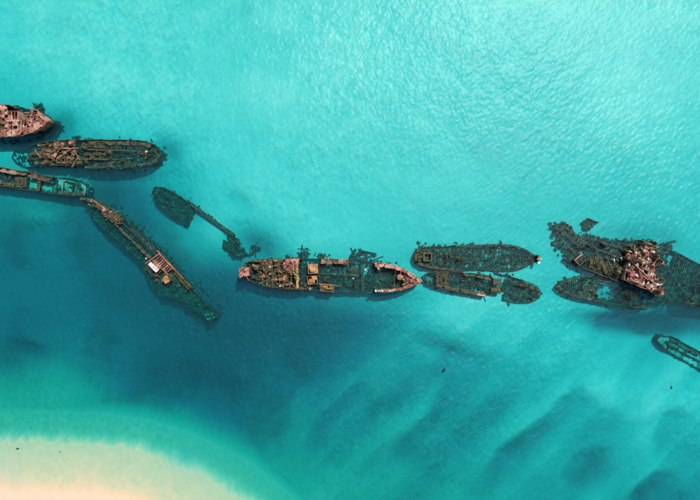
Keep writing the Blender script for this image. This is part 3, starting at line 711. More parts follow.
# midships: ladder of frames, white plates, orange hatch cover
w.beam((161.5,253.5),(147.5,263.5),1.9,1.9,.4,.5,'pink'); w.beam((161.5,253.5),(176,269),2.0,1.9,.45,.5,'pink'); w.beam((176,269),(192,287),1.8,1.1,.4,.5,'brown'); w.beam((155,260),(170,275),1.7,1.6,.35,.4,'pink')
w.beams((161,255.5),(174,269),(155.5,260.5),(168.5,274), 8, 1.75, .28, .35, mat='pink', miss=0, jit=.05)
w.beams((178,272),(192,288),(174.5,274.5),(188.5,290.5), 9, 1.0, .22, .3, mat='brown', miss=.15)
w.beam((161.5,253.5),(161,251), 1.9,2.6,.3,.3,'pink','stanchion')
w.deck([(149.5,264.5),(152.5,261.5),(161,269.5),(158,272.5)], 5, 2, 1.85, mat='white', miss=0, tilt=.05, name='white_plate'); w.deck([(152,262.5),(157,260),(163,267),(160,270)], 4, 2, 1.55, mat='pink', miss=.2)
w.room([(163,277.5),(167.5,275.5),(171.5,280.5),(166.5,283.5)], -.4, 1.2, mat='orange', roof=1.0, name='orange_hatch_cover'); w.room([(148,270),(152,267),(157,272.5),(153,276)], -.8, .9, mat='brown', roof=.5)
w.wreckage([(146,266),(160,258),(174,276),(166,286),(152,278)], 60, .1, 1.3, mat=['brown','weed','pink']); w.wreckage([(162,258),(176,272),(190,290),(186,296),(166,280)], 50, -.6, .6, mat='weed'); w.wreckage([(84,203),(106,216),(108,234),(92,218)], 20, -1.5, -.8, mat='weed')
w.deck([(141,278),(148,273),(168,296),(158,296)], 6, 3, -1.4, mat='weed', miss=.25, tilt=.12); w.deck([(170,284),(186,288),(200,306),(184,304)], 7, 5, -1.2, mat='weed', miss=.35, tilt=.15)
w.growth(inner, 520, -2.0, -.5, .15, .55, 'weed'); w.growth([(204,314),(210,313),(212,319),(207,322),(203,318)], 16, -1.5, -1.0, .2, .5, 'silt')
w.growth([(92,198),(128,219),(165,255),(200,294),(200,300),(160,256),(116,214)], 220, -1.2, -.2, .15, .5, 'weed'); w.pipe((157,250),(161,246),-.2,-.9,.2,'weed'); w.bollard((147,258.5),.2,1.0,.28,'white'); w.bollard((146,268.5),-.2,.9,.25,'white')

# ------------------------------------------------------------------ fifth wreck: submerged hull with one long side girder
w = Wreck('shipwreck', 'fully submerged dark hull with a broken end and long straight side girder', 180, 212, -1.0, 'weed', 15)
w.dz = -0.4
a5 = [(154,186.5),(163,187),(176,194),(188,202),(195,207.5)]; b5 = [(154,186.5),(150.5,190),(151.5,196),(157,204),(166,212),(176,219.5),(187,226)]
w.wall(a5, -.9); w.wall(b5, -1.1); w.ribs(a5, -1.0, -1); w.ribs(b5, -1.2, 1)
w.rubble([a5, b5, [(191,204),(234,235)]], 110, 2.2)
p5 = [(154,187),(163,188),(176,195),(194,208),(187,225),(176,218.5),(166,211),(157,203),(152,196),(151,190)]
w.fill(p5, -1.6, .5, stamps=60, zmap=[(156,190,-1.3),(162,197,-3.0),(170,201,-2.9),(160,203,-2.6),(178,204,-1.4),(184,212,-1.2),(176,214,-1.5),(188,218,-1.6)])
w.growth(p5, 130, -1.6, -1.0, .15, .6); w.growth([(170,195),(194,208),(187,225),(172,215)], 150, -1.7, -.9, .2, .7)
w.wreckage(p5, 30, -1.5, -.9)
w.wall([(191,204),(212,220),(234,235)], -.45, smooth=0, name='side_girder'); w.beam((191,204),(212,220),-.2,-.05,1.0,.4,'weed','girder_flange'); w.beam((212,220),(234,235),-.05,-.2,1.0,.4,'weed','girder_flange')
for p, q in (((200,214),(208,222)),((206,219),(212,226)),((215,226),(222,233))): w.beam(p, q, -2.2, -2.4, .9, .5, 'weed', 'sunken_frame')
w.growth([(200,212),(212,222),(224,234),(218,234),(204,222)], 40, -3.0, -1.8, .2, .6)
q5 = [(222,242),(228,236),(236,238),(242,248),(247,256),(240,258),(228,254),(221,249)]
w.fill(q5, -1.4, .7, stamps=30, edge_drop=1.4); w.growth(q5, 26, -1.9, -1.3, .15, .4); w.wreckage(q5, 18, -1.4, -.8, .8, 2.2); w.wreckage([(238,240),(258,247),(262,254),(246,257)], 10, -3.2, -2.4, .8, 2.0)

# ------------------------------------------------------------------ central wreck
w = Wreck('shipwreck', 'central wreck with pink rusted pointed bow, gutted middle and cluttered stern', 330, 275, 1.0, 'brown', 16)
st_up = [(241,269),(243.5,263.5),(249,260.5),(258,259.3),(275,259),(290,258.7),(302,258.5)]; st_lo = [(241,269),(242,276),(249,282),(262,286.5),(282,289),(303,290)]
w.wall(st_up, [.6,.6,.6,.7,.9,1.4,1.5]); w.wall(st_lo, [.4,.3,.3,.3,.5,.8]); w.rim(st_up[2:], [.6,.7,.9,1.4,1.6], .55, -1, mat='brown'); w.rim(st_lo[2:], [.3,.3,.5,.8], .5, 1, miss=.2)
stern = [(242,269),(245,263.5),(258,260),(300,260),(300,288.5),(282,288),(262,285.5),(249,281),(243,276)]
w.fill(stern, .3, .85, zmap=[(246,270,.1),(255,264,-.2),(252,278,-.7),(265,282,-.7),(268,270,.3),(280,265,.7),(280,280,.3),(292,270,.9),(292,282,.5)], stamps=260, mat='weed')
w.growth([(243,265),(275,261),(275,287),(246,279)], 260, -.7, .3, .12, .45, 'weed'); w.growth([(246,276),(258,278),(285,284),(285,288),(262,286)], 60, -.8, -.3, .2, .5, 'silt')
w.wreckage([(258,261),(296,261),(296,287),(262,284)], 130, .3, 1.3, .5, 1.5, ['brown','brown','weed','orange','pink'], .35); w.wreckage([(284,260),(298,260),(298,272),(284,272)], 30, 1.0, 1.8, mat=['red','pink','brown'])
for q in ([(262,264),(268,264),(268,269),(262,269)],[(274,272),(281,272),(281,278),(274,278)],[(284,277),(291,277),(291,284),(284,284)],[(270,262),(276,262),(276,266),(270,266)]): w.frame(q, .85, .3, .45, 'brown')
w.room([(276,260.5),(283,260.5),(283,264.5),(276,264.5)], -.6, 1.1, 'brown'); w.winch((263,273),(263,277),.8,.5); w.winch((272,281),(276,281),.7,.5); w.boiler((284,269),(290,269),.9,.55); w.bollard((270,267),.5,.8,.25,'white'); w.bollard((257,266),.3); w.bollard((280,286),.4,.9,.25,'white'); w.bollard((258,271.5),.3)
for x in (266, 272, 279, 286, 291): w.beam((x, 260.5 + (x % 3)), (x + .6, 287 - (x % 4)), 1.0, .8, .22, .3, 'brown')
w.wall([(296,259),(296.5,274),(296,289)], 1.7, smooth=0, mat='orange', name='bulkhead'); w.rim([(295.8,259),(296.3,289)], 1.72, .75, 1, smooth=0, mat='orange', name='bulkhead_cap')
w.deck([(286,258.8),(302,258.8),(302,261.5),(286,261.5)], 6, 1, 1.75, mat='pink', miss=.05)
w.room([(240,268),(249.5,267.5),(250,275.5),(240.5,276.5)], .3, 2.2, 'red', roof=.55, beams=2, name='stern_house'); w.wreckage([(241,268),(250,268),(250,276),(241,276)], 8, 2.1, 2.5, .4, 1.0, 'red', .2, .5)
# gutted middle
mid = [(297,260),(376,263),(376,292),(303,290)]
w.fill(mid, -1.5, .6, mat='weed', stamps=150, name='flooded_hold', zmap=[(304,264,-2.2),(302,278,-1.1),(312,274,-1.0),(326,266,-2.4),(335,268,-2.2),(330,277,-1.2),(345,276,-1.1),(350,268,-1.7),(362,270,-1.2),(362,284,-1.3),(345,288,-1.5),(372,277,-1.6)])
w.room([(308,264.5),(317.5,264),(318,273),(308.5,273.5)], -1.2, 1.4, 'orange', roof=.75, name='engine_casing'); w.room([(307,276.5),(316.5,275.8),(317.5,283.5),(308,284.5)], -1.2, 1.3, 'orange', roof=.7, name='engine_casing')
w.boiler((310,270),(316,270), 1.3, .75, 'orange'); w.boiler((309,281),(315,281), 1.2, .7, 'orange')
w.wall([(321,258.3),(349,259.5)], 1.5, smooth=0, mat='brown'); w.rim([(321,259),(349,260)], 1.5, 1.3, -1, smooth=0, mat='brown', step=1.8); w.wall([(323,263),(345,263.3)], 1.2, zbot=-.5, smooth=0, mat='orange', name='coaming_plate'); w.wreckage([(322,259.5),(348,260.5),(348,263),(322,262.5)], 14, 1.4, 1.7, .4, .9, ['orange','brown','pink'], .25, .0)
w.wall([(319,284),(336,285.5)], 1.0, smooth=0, mat='orange'); w.wall([(319,290.5),(334,292.5)], .9, smooth=0, mat='orange'); w.deck([(319.5,284.5),(335,286),(334,291.5),(320,290)], 5, 2, .6, mat='brown', miss=.3); w.wreckage([(320,285),(335,286),(334,291),(320,290)], 12, .7, 1.1, .4, 1.0, ['orange','brown'], .25, .0); w.beam((319,284),(342,286.5),1.0,.2,.3,.35,'orange')
w.wall([(303,290),(340,292.5),(376,293)], -.7, mat='weed'); w.wall([(302,258.5),(321,259)], -.6, mat='weed', smooth=0); w.wall([(349,259.5),(376,263)], -1.2, mat='weed', smooth=0)
w.wreckage(mid, 70, -1.3, -.4, mat='weed'); w.growth(mid, 260, -1.7, -.7, .15, .55, 'weed'); w.wreckage([(298,283),(312,285),(312,290),(298,289)], 12, -.2, .6, mat=['brown','white','weed'])
w.beam((344,262),(346,284),-.8,-.6,.8,.4,'weed'); w.beam((362,264),(363,292),-.7,-.7,.8,.4,'weed'); w.pipe((320,274),(360,276),-.6,-.5,.4,'weed','propeller_shaft'); w.boiler((350,269),(358,272),-1.2,1.3,'weed')
# debris north of the hull, under water
w.wreckage([(298,248),(307,249),(308,257),(297,257)], 14, -1.6, -.9, .5, 1.5, 'weed'); w.wreckage([(312,253),(330,255),(330,258),(312,258)], 8, -1.6, -1.0, .5, 1.4, 'weed')
for p, q in (((302,258),(303,249)),((300,252),(307,256)),((324,257),(318,254)),((350,257),(366,252)),((356,260),(374,256)),((362,251),(377,254)),((352,253),(360,261))): w.pipe(p, q, -.9, -1.4, .26, 'weed', 'fallen_mast', 'mast')
w.growth([(299,248),(307,250),(309,258),(297,258)], 22, -2.2, -1.4, .2, .6, 'weed'); w.growth([(350,250),(376,251),(380,262),(350,260)], 36, -2.2, -1.5, .15, .4, 'weed'); w.wreckage([(350,250),(376,251),(380,262),(350,260)], 34, -1.6, -1.0, .6, 1.6, 'weed'); w.growth([(320,252),(330,255),(330,259),(312,259)], 14, -2.2, -1.5, .2, .5, 'weed')
# bow
bow_up = [(375,262.5),(386,263.5),(397,266),(408,271),(421.5,280.5)]; bow_lo = [(421.5,280.5),(412,286.5),(401,290),(388,292),(374.5,291.5)]
w.wall(bow_up, [2.3,2.4,2.6,2.8,3.2], mat='pink', clean=True); w.wall(bow_lo, [3.2,2.8,2.5,2.2,2.0], mat='pink', clean=True); w.rim(bow_up, [2.25,2.35,2.5,2.7,3.0], 1.0, -1, mat='pink', step=1.7); w.rim(bow_lo, [3.0,2.7,2.4,2.1,1.95], .75, -1, mat='pink', step=1.7)
w.ribs(bow_up, 2.1, -1, mat='pink'); w.ribs(bow_lo, 2.0, -1, mat='pink')
w.rubble([bow_up, bow_lo, st_up, st_lo, [(303,290),(376,292)]], 170)
w.beam((375,262.5),(379,269.5),2.2,2.0,.7,.3,'pink','bulkhead_stub'); w.wall([(375,263),(378.5,269)], 2.0, smooth=0, mat='pink', name='bulkhead')
w.fill([(376,264),(397,267),(408,272),(419,280.5),(411,285.5),(400,289),(376,291)], -.8, .45, mat='weed', stamps=60, name='flooded_hold', zmap=[(380,272,-.9),(385,285,-1.1),(394,278,-1.8),(403,279,.7),(410,280,1.2),(416,280.5,1.8)])
w.growth([(379,267),(394,268),(394,286),(379,289)], 120, -.9, -.4, .12, .4, 'weed')
w.deck([(402,275),(410,275),(412,286),(402,287)], 5, 6, 1.7, mat='weed', miss=.35); w.deck([(413,277),(418,279.5),(418,281.5),(413,285)], 4, 3, 2.6, mat='pink', miss=.1); w.beams((403,268.5),(412,274.5),(403,290),(412,287), 5, 1.9, .22, .3, 'brown')
x, y = w.xy(399.5, 277); w.put('capstan', lib('bollard', 'pink'), w.trs((x, y, 1.2), Matrix.Rotation(-math.pi / 2, 3, 'Y'), (1.4, .85, .85)))
x, y = w.xy(411, 280.5); w.put('capstan', lib('bollard', 'pink'), w.trs((x, y, 1.6), Matrix.Rotation(-math.pi / 2, 3, 'Y'), (1.0, .65, .65)))
w.pipe((400.3,267),(400.3,276),2.6,2.4,.09,'pink'); w.pipe((395.5,268),(393.5,290),1.9,1.7,.1,'brown'); w.wreckage([(402,272),(412,275),(413,285),(402,288)], 18, 1.6, 2.1, .4, 1.0, ['pink','weed','brown'], .25); w.bollard((415,278),2.7,.7,.22,'pink'); w.bollard((406,287.5),2.4,.7,.22,'pink'); w.bollard((389,290.5),2.0,.7,.25,'white'); w.bollard((382,290.8),1.9,.7,.25,'white'); w.bollard((375.5,290.5),1.9,.9,.3,'white')

# ------------------------------------------------------------------ pair right of the centre
w = Wreck('shipwreck', 'dark weedy wreck with rusty hatch frame at rounded left end, upper of a pair', 475, 257, -.2, 'weed', 17)
w.dz = -0.2
u7 = [(413.5,258),(415,251.5),(420,247.5),(430,246.2),(444,247),(456,244.5),(476,245.5),(500,243.5),(516,245.5),(528,250),(537,257)]; l7 = [(413.5,258),(416,264),(423,267.5),(435,269.5),(455,271),(474,269),(486,270),(500,271.5),(516,271),(528,266.5),(535,262),(537,257)]
w.wall(u7, [.5,.4,.3,-.1,-.6,-.5,-.4,-.3,-.4,-.3,.2]); w.wall(l7, [.5,.5,.5,.4,.1,-.6,-.7,-.6,-.5,-.4,-.2,.2]); w.ribs(u7, -.4, -1); w.ribs(l7, -.5, 1); w.rim(l7[:5], [.5,.5,.5,.4,.1], .8, 1, mat='brown'); w.rim(u7[:3], .4, .8, -1, mat='weed'); w.rim(u7[5:], -.4, .6, -1, mat='weed', miss=.2)
p7 = [(414.5,258),(416,251.5),(422,248),(444,248),(476,246.5),(500,244.5),(516,246.5),(536,257),(528,265.5),(516,270),(486,269),(455,270),(423,266.5),(416,263)]
w.fill(p7, -.6, .6, stamps=220, zmap=[(418,256,.2),(428,262,.15),(428,250,.0),(440,262,-1.4),(446,252,-1.3),(452,258,-1.6),(462,266,-.9),(475,254,-1.3),(490,260,-1.5),(505,252,-1.2),(515,262,-1.3),(530,257,-.8)])
w.room([(423.5,253.5),(430.5,253.5),(430.5,260.5),(423.5,260.5)], -1.4, .7, 'brown', beams=1, name='hatch_opening'); w.frame([(423.3,253.3),(430.7,253.3),(430.7,260.7),(423.3,260.7)], .95, .4, .4, 'brown')
w.growth(p7, 420, -1.2, -.4, .15, .55); w.growth([(415,252),(424,248),(436,248),(436,266),(420,265)], 120, -.1, .45, .12, .4); w.growth([(440,252),(462,252),(462,268),(440,266)], 60, -1.5, -1.0, .15, .45, 'silt'); w.wreckage(p7, 70, -.9, -.2); w.rubble([u7, l7], 150, 2.2); w.growth([(418,242),(440,243),(440,247),(420,247)], 22, -1.9, -1.1, .2, .5); w.growth([(448,242),(476,242),(476,245),(448,245)], 18, -2.0, -1.3, .2, .5)
w.beam((462,246),(500,245),-.3,-.3,.4,.35,'weed'); w.beams((470,247),(526,251),(470,268),(526,266), 16, -.75, .25, .3, 'weed', miss=.25); w.pipe((448,256),(463,247),-.7,-.9,.35)
w.wall([(536.2,255.2),(537.4,258),(536.6,262.5)], [1.5,1.8,.9], smooth=0, mat='pink', name='stern_post', step=1.2, clean=True); w.bollard((537,262.5),.5,1.0,.4,'white'); w.beam((535,259),(540,258.7),1.5,1.5,.18,.2,'white','crosspiece'); w.deck([(536,254.8),(538,254.8),(538,260.5),(536,260.5)], 1, 3, 1.6, mat='pink', miss=0)

w = Wreck('shipwreck', 'broken wreck with rusty side wall and square olive deckhouse, lower of a pair', 482, 286, .1, 'brown', 18)
w.dz = -0.15
u8 = [(423,277),(427,273),(437,272),(448,271.5),(463,272),(478,274),(493,276.5)]; l8 = [(423,277),(425,283),(434,287),(448,290.5),(466,293.5),(484.5,296.5)]
w.wall(u8, [-.6,-.4,.1,.2,.7,1.0,1.0], mat='brown'); w.wall(l8, [-.6,-.3,.2,.7,1.1,1.1], mat='brown'); w.rim([(463,272.5),(478,274.5),(493,277)], [.6,.95,.95], .9, -1, mat='brown'); w.rim([(436,287),(448,290),(466,293),(484.5,296)], [.2,.7,1.1,1.1], 1.0, 1, mat='brown'); w.deck([(476,293),(484.5,294.3),(484.5,296.2),(476,295)], 4, 1, 1.3, mat='pink', miss=0)
w.ribs(u8, .1, -1); w.ribs(l8, .1, 1)
w.fill([(424,278),(428,274),(463,273),(493,277),(493,293),(484,296),(448,290),(434,286),(425,282)], -1.2, .5, mat='weed', stamps=60, zmap=[(427,279,-1.5),(442,280,-.2),(452,284,-1.6),(458,276,-1.0),(466,284,-1.7),(474,280,-1.2),(478,288,-1.6),(490,284,-1.0)])
w.growth([(425,278),(434,274),(434,286),(426,282)], 30, -1.6, -1.1, .15, .4, 'silt'); w.growth([(450,274),(490,278),(490,292),(450,289)], 130, -1.5, -.6, .15, .5, 'weed'); w.wreckage([(450,274),(490,278),(486,293),(450,289)], 26, -1.0, .1, mat='weed')
w.room([(436.5,273),(448,272.5),(447.5,287),(436,286.5)], -.5, .6, 'weed', roof=.0, name='deckhouse'); w.deck([(436.5,273),(440,273),(440,287),(436.5,287)], 2, 7, .65, mat='weed', miss=.1); w.deck([(445,272.5),(448,272.5),(447.5,287.5),(445,287.5)], 2, 7, .65, mat='weed', miss=.1); w.deck([(440,272.7),(445,272.7),(445,276),(440,276)], 2, 2, .62, mat='weed', miss=0); w.deck([(440,283),(445,283),(445,287.3),(440,287)], 2, 2, .62, mat='weed', miss=0); w.frame([(440.5,276.5),(444.8,276.5),(444.8,282.5),(440.5,282.5)], .75, .3, .5, 'weed')
w.wreckage([(436,273),(448,273),(448,287),(436,286)], 16, .6, .85, .4, 1.0, 'weed', .15)
w.room([(493,278),(501,279),(500.5,285.5),(492.5,284.5)], -.9, .7, 'brown', roof=.6, name='engine_casing'); w.room([(490,286),(500,286.8),(500,293.5),(489.5,293)], -.9, .7, 'brown', roof=.6, name='engine_casing'); w.boiler((490,290),(500,290.5),.3,.8,'brown')
w.wall([(485,297),(487,302)], -.9, smooth=0, mat='weed', name='rudder_plate')
u8b = [(496,273),(508,275.5),(524,280.5),(536,285),(541.5,289),(542,295),(538,301),(530,303),(518,302.5),(504,300.5)]
w.wall(u8b, [-.9,-.6,-.3,-.2,-.2,-.2,-.3,-.4,-.5,-.8], mat='weed'); w.ribs(u8b, -.4, -1, mat='weed'); w.rim(u8b[2:-1], -.3, .8, -1, mat='weed')
w.rubble([u8, l8, u8b], 130, 2.0)
w.fill([(501,284),(510,277),(524,282),(540,290),(540,296),(534,301),(518,301),(508,296),(501,293)], -1.3, .6, mat='weed', stamps=60, zmap=[(502,280,-2.0),(512,288,-.5),(516,295,-.5),(524,290,-1.2),(534,290,-2.0),(536,298,-1.2),(506,296,-1.5)])
w.growth([(502,284),(512,280),(534,287),(538,297),(520,300),(506,296)], 190, -1.4, -.5, .15, .55, 'weed'); w.wreckage([(502,284),(512,280),(534,287),(538,297),(520,300),(506,296)], 26, -1.0, -.3, mat='weed'); w.growth([(524,290),(533,288),(534,294),(526,295)], 16, -1.4, -1.0, .15, .4, 'silt'); w.beam((504,299.5),(514,301),-.5,-.5,.6,.4,'weed')

# ------------------------------------------------------------------ large heap on the right
w = Wreck('shipwreck', 'largest wreck heap with a high jumble of pink plates and an olive deck', 612, 262, .2, 'weed', 19)
w.dz = -0.5
mass = [(552.5,224),(559,226),(566,220.5),(573,228),(581,236),(592,235),(604,238),(618,241),(632,241),(650,240),(664,247),(668,262),(664,282),(663,297),(645,291),(626,283),(606,275),(588,268),(572,264),(566,258),(570,251),(562,246),(556,240)]
w.fill(mass, -.5, .9, stamps=300, edge_drop=1.2, zmap=[(555,226,-.8),(563,230,.0),(566,240,-.2),(580,246,-.5),(578,258,.2),(600,242,-1.0),(600,252,-.2),(615,248,-.7),(620,255,.3),(600,266,.6),(615,272,.8),(640,252,1.2),(640,270,2.0),(650,280,2.2),(655,262,1.3),(665,255,-1.0),(664,280,-.5)])
w.growth(mass, 620, -1.1, .1, .2, .7); w.rubble([mass[:12], mass[13:]], 190, 3.6); w.wreckage(mass, 90, -.7, .5)
w.wall([(566,259),(580,267),(600,275),(626,284)], [.4,.9,1.0,1.3], mat='weed'); w.deck([(586,258.5),(599,257.5),(627,273),(623,281),(590,270)][:4], 10, 5, .95, mat='weed', miss=.12, tilt=.08); w.deck([(588,259),(600,258.5),(626,274),(622,280)], 9, 4, 1.15, mat='weed', miss=.5, tilt=.12); w.growth([(588,259),(600,258.5),(626,274),(622,281),(590,269)], 220, .8, 1.2, .12, .35)
w.room([(573,260),(580,253.5),(585,258.5),(578,265)], -.4, 1.9, 'brown', name='hatch_frame', beams=1); w.beam((573,260),(580,253.5),1.9,2.0,.3,.35,'red'); w.beam((580,253.5),(584,257.5),1.9,1.5,.25,.35,'brown'); w.beam((574,261.5),(578,265),1.6,1.4,.25,.35,'pink')
w.beams((600,247),(626,259),(604,244),(629,256), 10, .3, .4, .4, 'weed', jit=.3); w.beam((590,246),(628,261),.2,.5,.5,.5,'weed'); w.beam((556,226),(580,246),.1,.0,.5,.4,'weed'); w.beam((560,236),(580,258),.0,.2,.5,.4,'weed')
w.frame([(561,231),(566,227),(572,232),(567,236)], .5, .4, .5, 'weed'); w.boiler((578,240),(588,245), -.5, 1.0, 'weed'); w.pipe((598,240),(632,252),-.2,.2,.3); w.pipe((555,243),(572,249),-.5,-.3,.3)
for i in range(5):
    p = (612 + i * 3.7, 259.5 - i * .55); w.beam((p[0] + w.r.uniform(-.8, .8), p[1] - w.r.uniform(0, 1.2)), (p[0] + w.r.uniform(.6, 2.0), p[1] + w.r.uniform(1.2, 2.4)), 1.6, 1.0, w.r.uniform(.3, .55), .35, ('white', 'brown', 'white', 'pink', 'white')[i], 'deck_beam_end')
# high pink jumble
w.zref = 2.6; w.dz = 0
hi = [(626,268),(631,262),(626,257),(632,249),(642,246),(652,247),(657,254),(658,264),(655,274),(659,285),(662,295),(645,288),(626,280)]
w.fill(hi, 1.8, 1.1, stamps=170, mat='brown', name='collapsed_superstructure', zmap=[(628,270,1.6),(636,268,1.4),(641,257,-.6),(648,252,1.2),(650,262,-.4),(636,280,2.0),(650,286,2.0),(650,272,1.0),(630,255,.8)], stamp_amp=1.1)  # darker brown base carries the shade between the pale pink plates
w.wall([(625.5,280),(643,288),(662,296)], [2.8,3.0,2.9], smooth=0, mat='pink'); w.wall([(662,296),(659,286),(655,275)], 2.4, mat='pink', jit=.5, miss=.2); w.wall([(625.5,280),(627,268),(632,262)], 2.3, mat='pink', jit=.4)
w.rim([(625.5,279.5),(643,287.5),(662,295.5)], [2.9,3.1,3.0], 1.2, 1, smooth=0, mat='pink', step=1.8)
w.deck([(627,270),(636,264),(648,276),(640,285)], 6, 5, 3.1, mat='pink', miss=.30, tilt=.2, jit=.4); w.deck([(644,268),(654,262),(656,276),(650,283)], 5, 5, 2.7, mat='pink', miss=.4, tilt=.3, jit=.4)
w.wreckage(hi, 80, 1.8, 3.4, .5, 1.5, ['pink','brown','white','pink','white','weed'], .35, .12); w.wreckage([(632,249),(652,247),(657,255),(655,268),(640,262)], 36, 1.6, 3.2, .5, 1.4, ['pink','brown','white','weed'], .4, .2); w.wreckage([(645,275),(656,276),(661,294),(648,287)], 30, 2.6, 3.6, .4, 1.2, ['pink','white','brown'], .5, .3)
w.room([(643,248),(652,248),(653,256),(644,256)], .6, 3.2, 'pink', roof=.3, beams=2); w.room([(628,272),(637,270),(639,279),(630,281)], 2.2, 3.8, 'red', roof=.5); w.winch((640,262),(645,264),2.8,.7,'brown'); w.boiler((634,258),(640,253),1.8,.7,'brown'); w.boiler((646,266),(652,271),2.2,.6,'pink'); w.pipe((630,262),(650,280),3.6,3.4,.16,'pink'); w.pipe((640,284),(655,258),3.4,3.7,.16,'pink','mast','mast'); w.bollard((655,284),3.0,.8,.3,'white'); w.bollard((651,252),3.2,.8,.35,'white'); w.bollard((633,275),3.8,.7,.3,'white')
w.wreckage([(655,260),(668,262),(668,290),(660,292)], 34, -.4, 1.2, .4, 1.0, ['weed','weed','brown','pink'], .4)

w = Wreck('shipwreck', 'low sunken wreck with ribbed left bow and two olive deck slabs below the largest heap', 605, 293, -.2, 'weed', 20)
w.dz = -0.6
u10 = [(557,287),(561,281.5),(570,278),(582,276.5),(596,277),(612,281)]; l10 = [(557,287),(561,291.5),(570,296),(582,299),(597,301.5),(618,307),(634,310.5),(650,310)]
w.wall(u10, [.3,.2,.1,-.1,-.4,-.5]); w.wall(l10, [.3,.3,.3,.3,.2,-1.2,-1.2,-1.0]); w.ribs(u10, 0, -1, step=1.2); w.ribs(l10[:5], .1, 1, step=1.2); w.rubble([u10, l10], 110, 2.4); w.rim(l10[:5], .3, .7, 1); w.rim(u10[:4], .1, .7, -1)
w.fill([(558,287),(563,282),(572,279),(597,278.5),(597,301),(582,298.5),(570,295.5),(562,291)], -.8, .5, stamps=80, zmap=[(562,287,-.4),(570,288,-1.4),(575,283,-1.0),(585,292,-.2),(592,282,-.5)])
w.beams((562,284),(578,279),(562,291),(578,297), 9, -.1, .25, .3, miss=.1); w.deck([(578,290.5),(597,292.5),(597,300.5),(578,297.5)], 8, 3, .45, miss=.08, tilt=.06); w.deck([(584,285),(597,286),(597,291),(584,289.5)], 5, 2, .45, miss=.05); w.deck([(584,279.5),(597,279.5),(597,284),(584,283.5)], 5, 2, .3, miss=.15); w.frame([(583,285),(597,286.3),(597,291.3),(583,289.7)], .55, .3, .5); w.growth([(578,279),(597,280),(597,300),(578,297)], 90, .1, .5, .1, .3); w.growth([(560,283),(577,279),(577,296),(562,291)], 90, -1.2, -.3, .15, .45); w.deck([(597,279),(610,281.5),(609,285),(597,283)], 5, 1, -.1, miss=.2); w.frame([(598,280),(611,282.5),(610,285),(598,283)], .1, .35, .4)
w.fill([(620,290),(636,288),(648,296),(652,308),(640,309.5),(626,306),(620,298)], -1.0, .8, stamps=80, edge_drop=.8); w.growth([(620,288),(640,290),(650,308),(626,307)], 180, -1.5, -.3, .2, .7); w.beam((632,307),(652,308.5),-.2,-.1,.4,.35); w.wreckage([(622,290),(640,292),(650,306),(626,306)], 22, -.8, -.1)
w.pipe((597,301.5),(626,306),-1.2,-1.3,.3); w.growth([(598,299),(622,300),(622,304),(604,303)], 40, -2.2, -1.4, .2, .6); w.growth([(600,284),(622,285),(624,298),(600,298)], 24, -2.3, -1.8, .15, .5, 'silt')

w = Wreck('shipwreck', 'broad sunken wreck covered in dark weed at the right edge', 682, 280, -.9, 'weed', 21)
w.dz = -0.3
m11 = [(661,250),(668,246),(682,254),(700,264),(730,276),(790,296),(790,332),(740,318),(700,306),(684,303),(664,306),(648,308),(656,298),(664,288)]
w.fill(m11, -1.4, .8, stamps=260, edge_drop=1.2, zmap=[(668,256,-1.3),(680,262,-1.2),(675,272,-2.4),(690,272,-1.2),(668,290,-1.0),(682,290,-1.6),(696,296,-.5),(700,280,-1.2),(655,304,-1.2),(740,300,-.6)])
w.growth(m11, 620, -2.0, -.9, .2, .75); w.wreckage(m11, 70, -1.6, -.6); w.growth([(672,264),(680,262),(682,284),(672,282)], 30, -2.2, -1.7, .2, .6, 'silt')
w.wall([(664,247),(682,254.5),(700,264.5),(730,277),(790,297)], -.9); w.wall([(683,303.5),(700,306.5),(740,319),(790,333)], [.1,.0,.1,.2]); w.deck([(685,293),(702,294),(702,303),(685,301)], 7, 4, -.2, miss=.3, tilt=.1); w.beam((684,302),(704,305),.25,.25,.4,.4,'weed'); w.beams((676,256),(700,268),(668,284),(696,292), 12, -1.0, .3, .35, miss=.3); w.pipe((664,262),(690,300),-1.0,-.8,.35); w.room([(694,286),(704,288),(703,294),(693,292)], -1.2, .1, 'weed', roof=.5)
w.ribs([(664,247),(682,254.5),(700,264.5)], -.9, -1)

w = Wreck('shipwreck', 'submerged narrow barge hull outline with rounded left end, lowest at the right edge', 690, 355, -1.4, 'weed', 22)
w.dz = -0.2
a12 = [(657.5,340),(661,336),(668,335),(677,338.5),(690,346.5),(704,354),(730,367),(770,387)]; b12 = [(657.5,340),(660,345),(667,350.5),(680,359),(696,368),(720,381),(762,402)]
w.wall(a12, [-1.3,-1.2,-1.1,-1.0,-.9,-.8,-.8,-.8]); w.wall(b12, [-1.3,-1.3,-1.2,-1.2,-1.2,-1.2,-1.2]); w.ribs(b12, -1.4, 1, step=2.4); w.rubble([a12[:5], b12[:5]], 50, 1.2, .15, .4); w.ribs(a12, -1.2, -1, step=2.4)
w.beam((673,348),(700,361),-1.5,-1.4,.35,.5,'weed','keelson'); w.beam((700,361),(750,386),-1.4,-1.4,.35,.5,'weed','keelson'); w.rim([(676,339.5),(690,347.5),(704,355)], -.85, .8, -1)
w.fill([(658.5,340),(662,337),(668,336),(677,339.5),(690,347.5),(768,389),(762,401),(696,367),(680,358),(667,349.5)], -1.9, .22, mat='silt', stamps=16, name='silted_hold'); w.wall([(672,338),(668,350)], -1.4, smooth=0, name='bulkhead'); w.winch((667,342),(669,344),-1.3,.5); w.wreckage([(670,340),(700,355),(696,365),(672,350)], 12, -1.7, -1.2); w.growth([(670,340),(684,346),(680,354),(670,349)], 40, -1.9, -1.3, .15, .5)

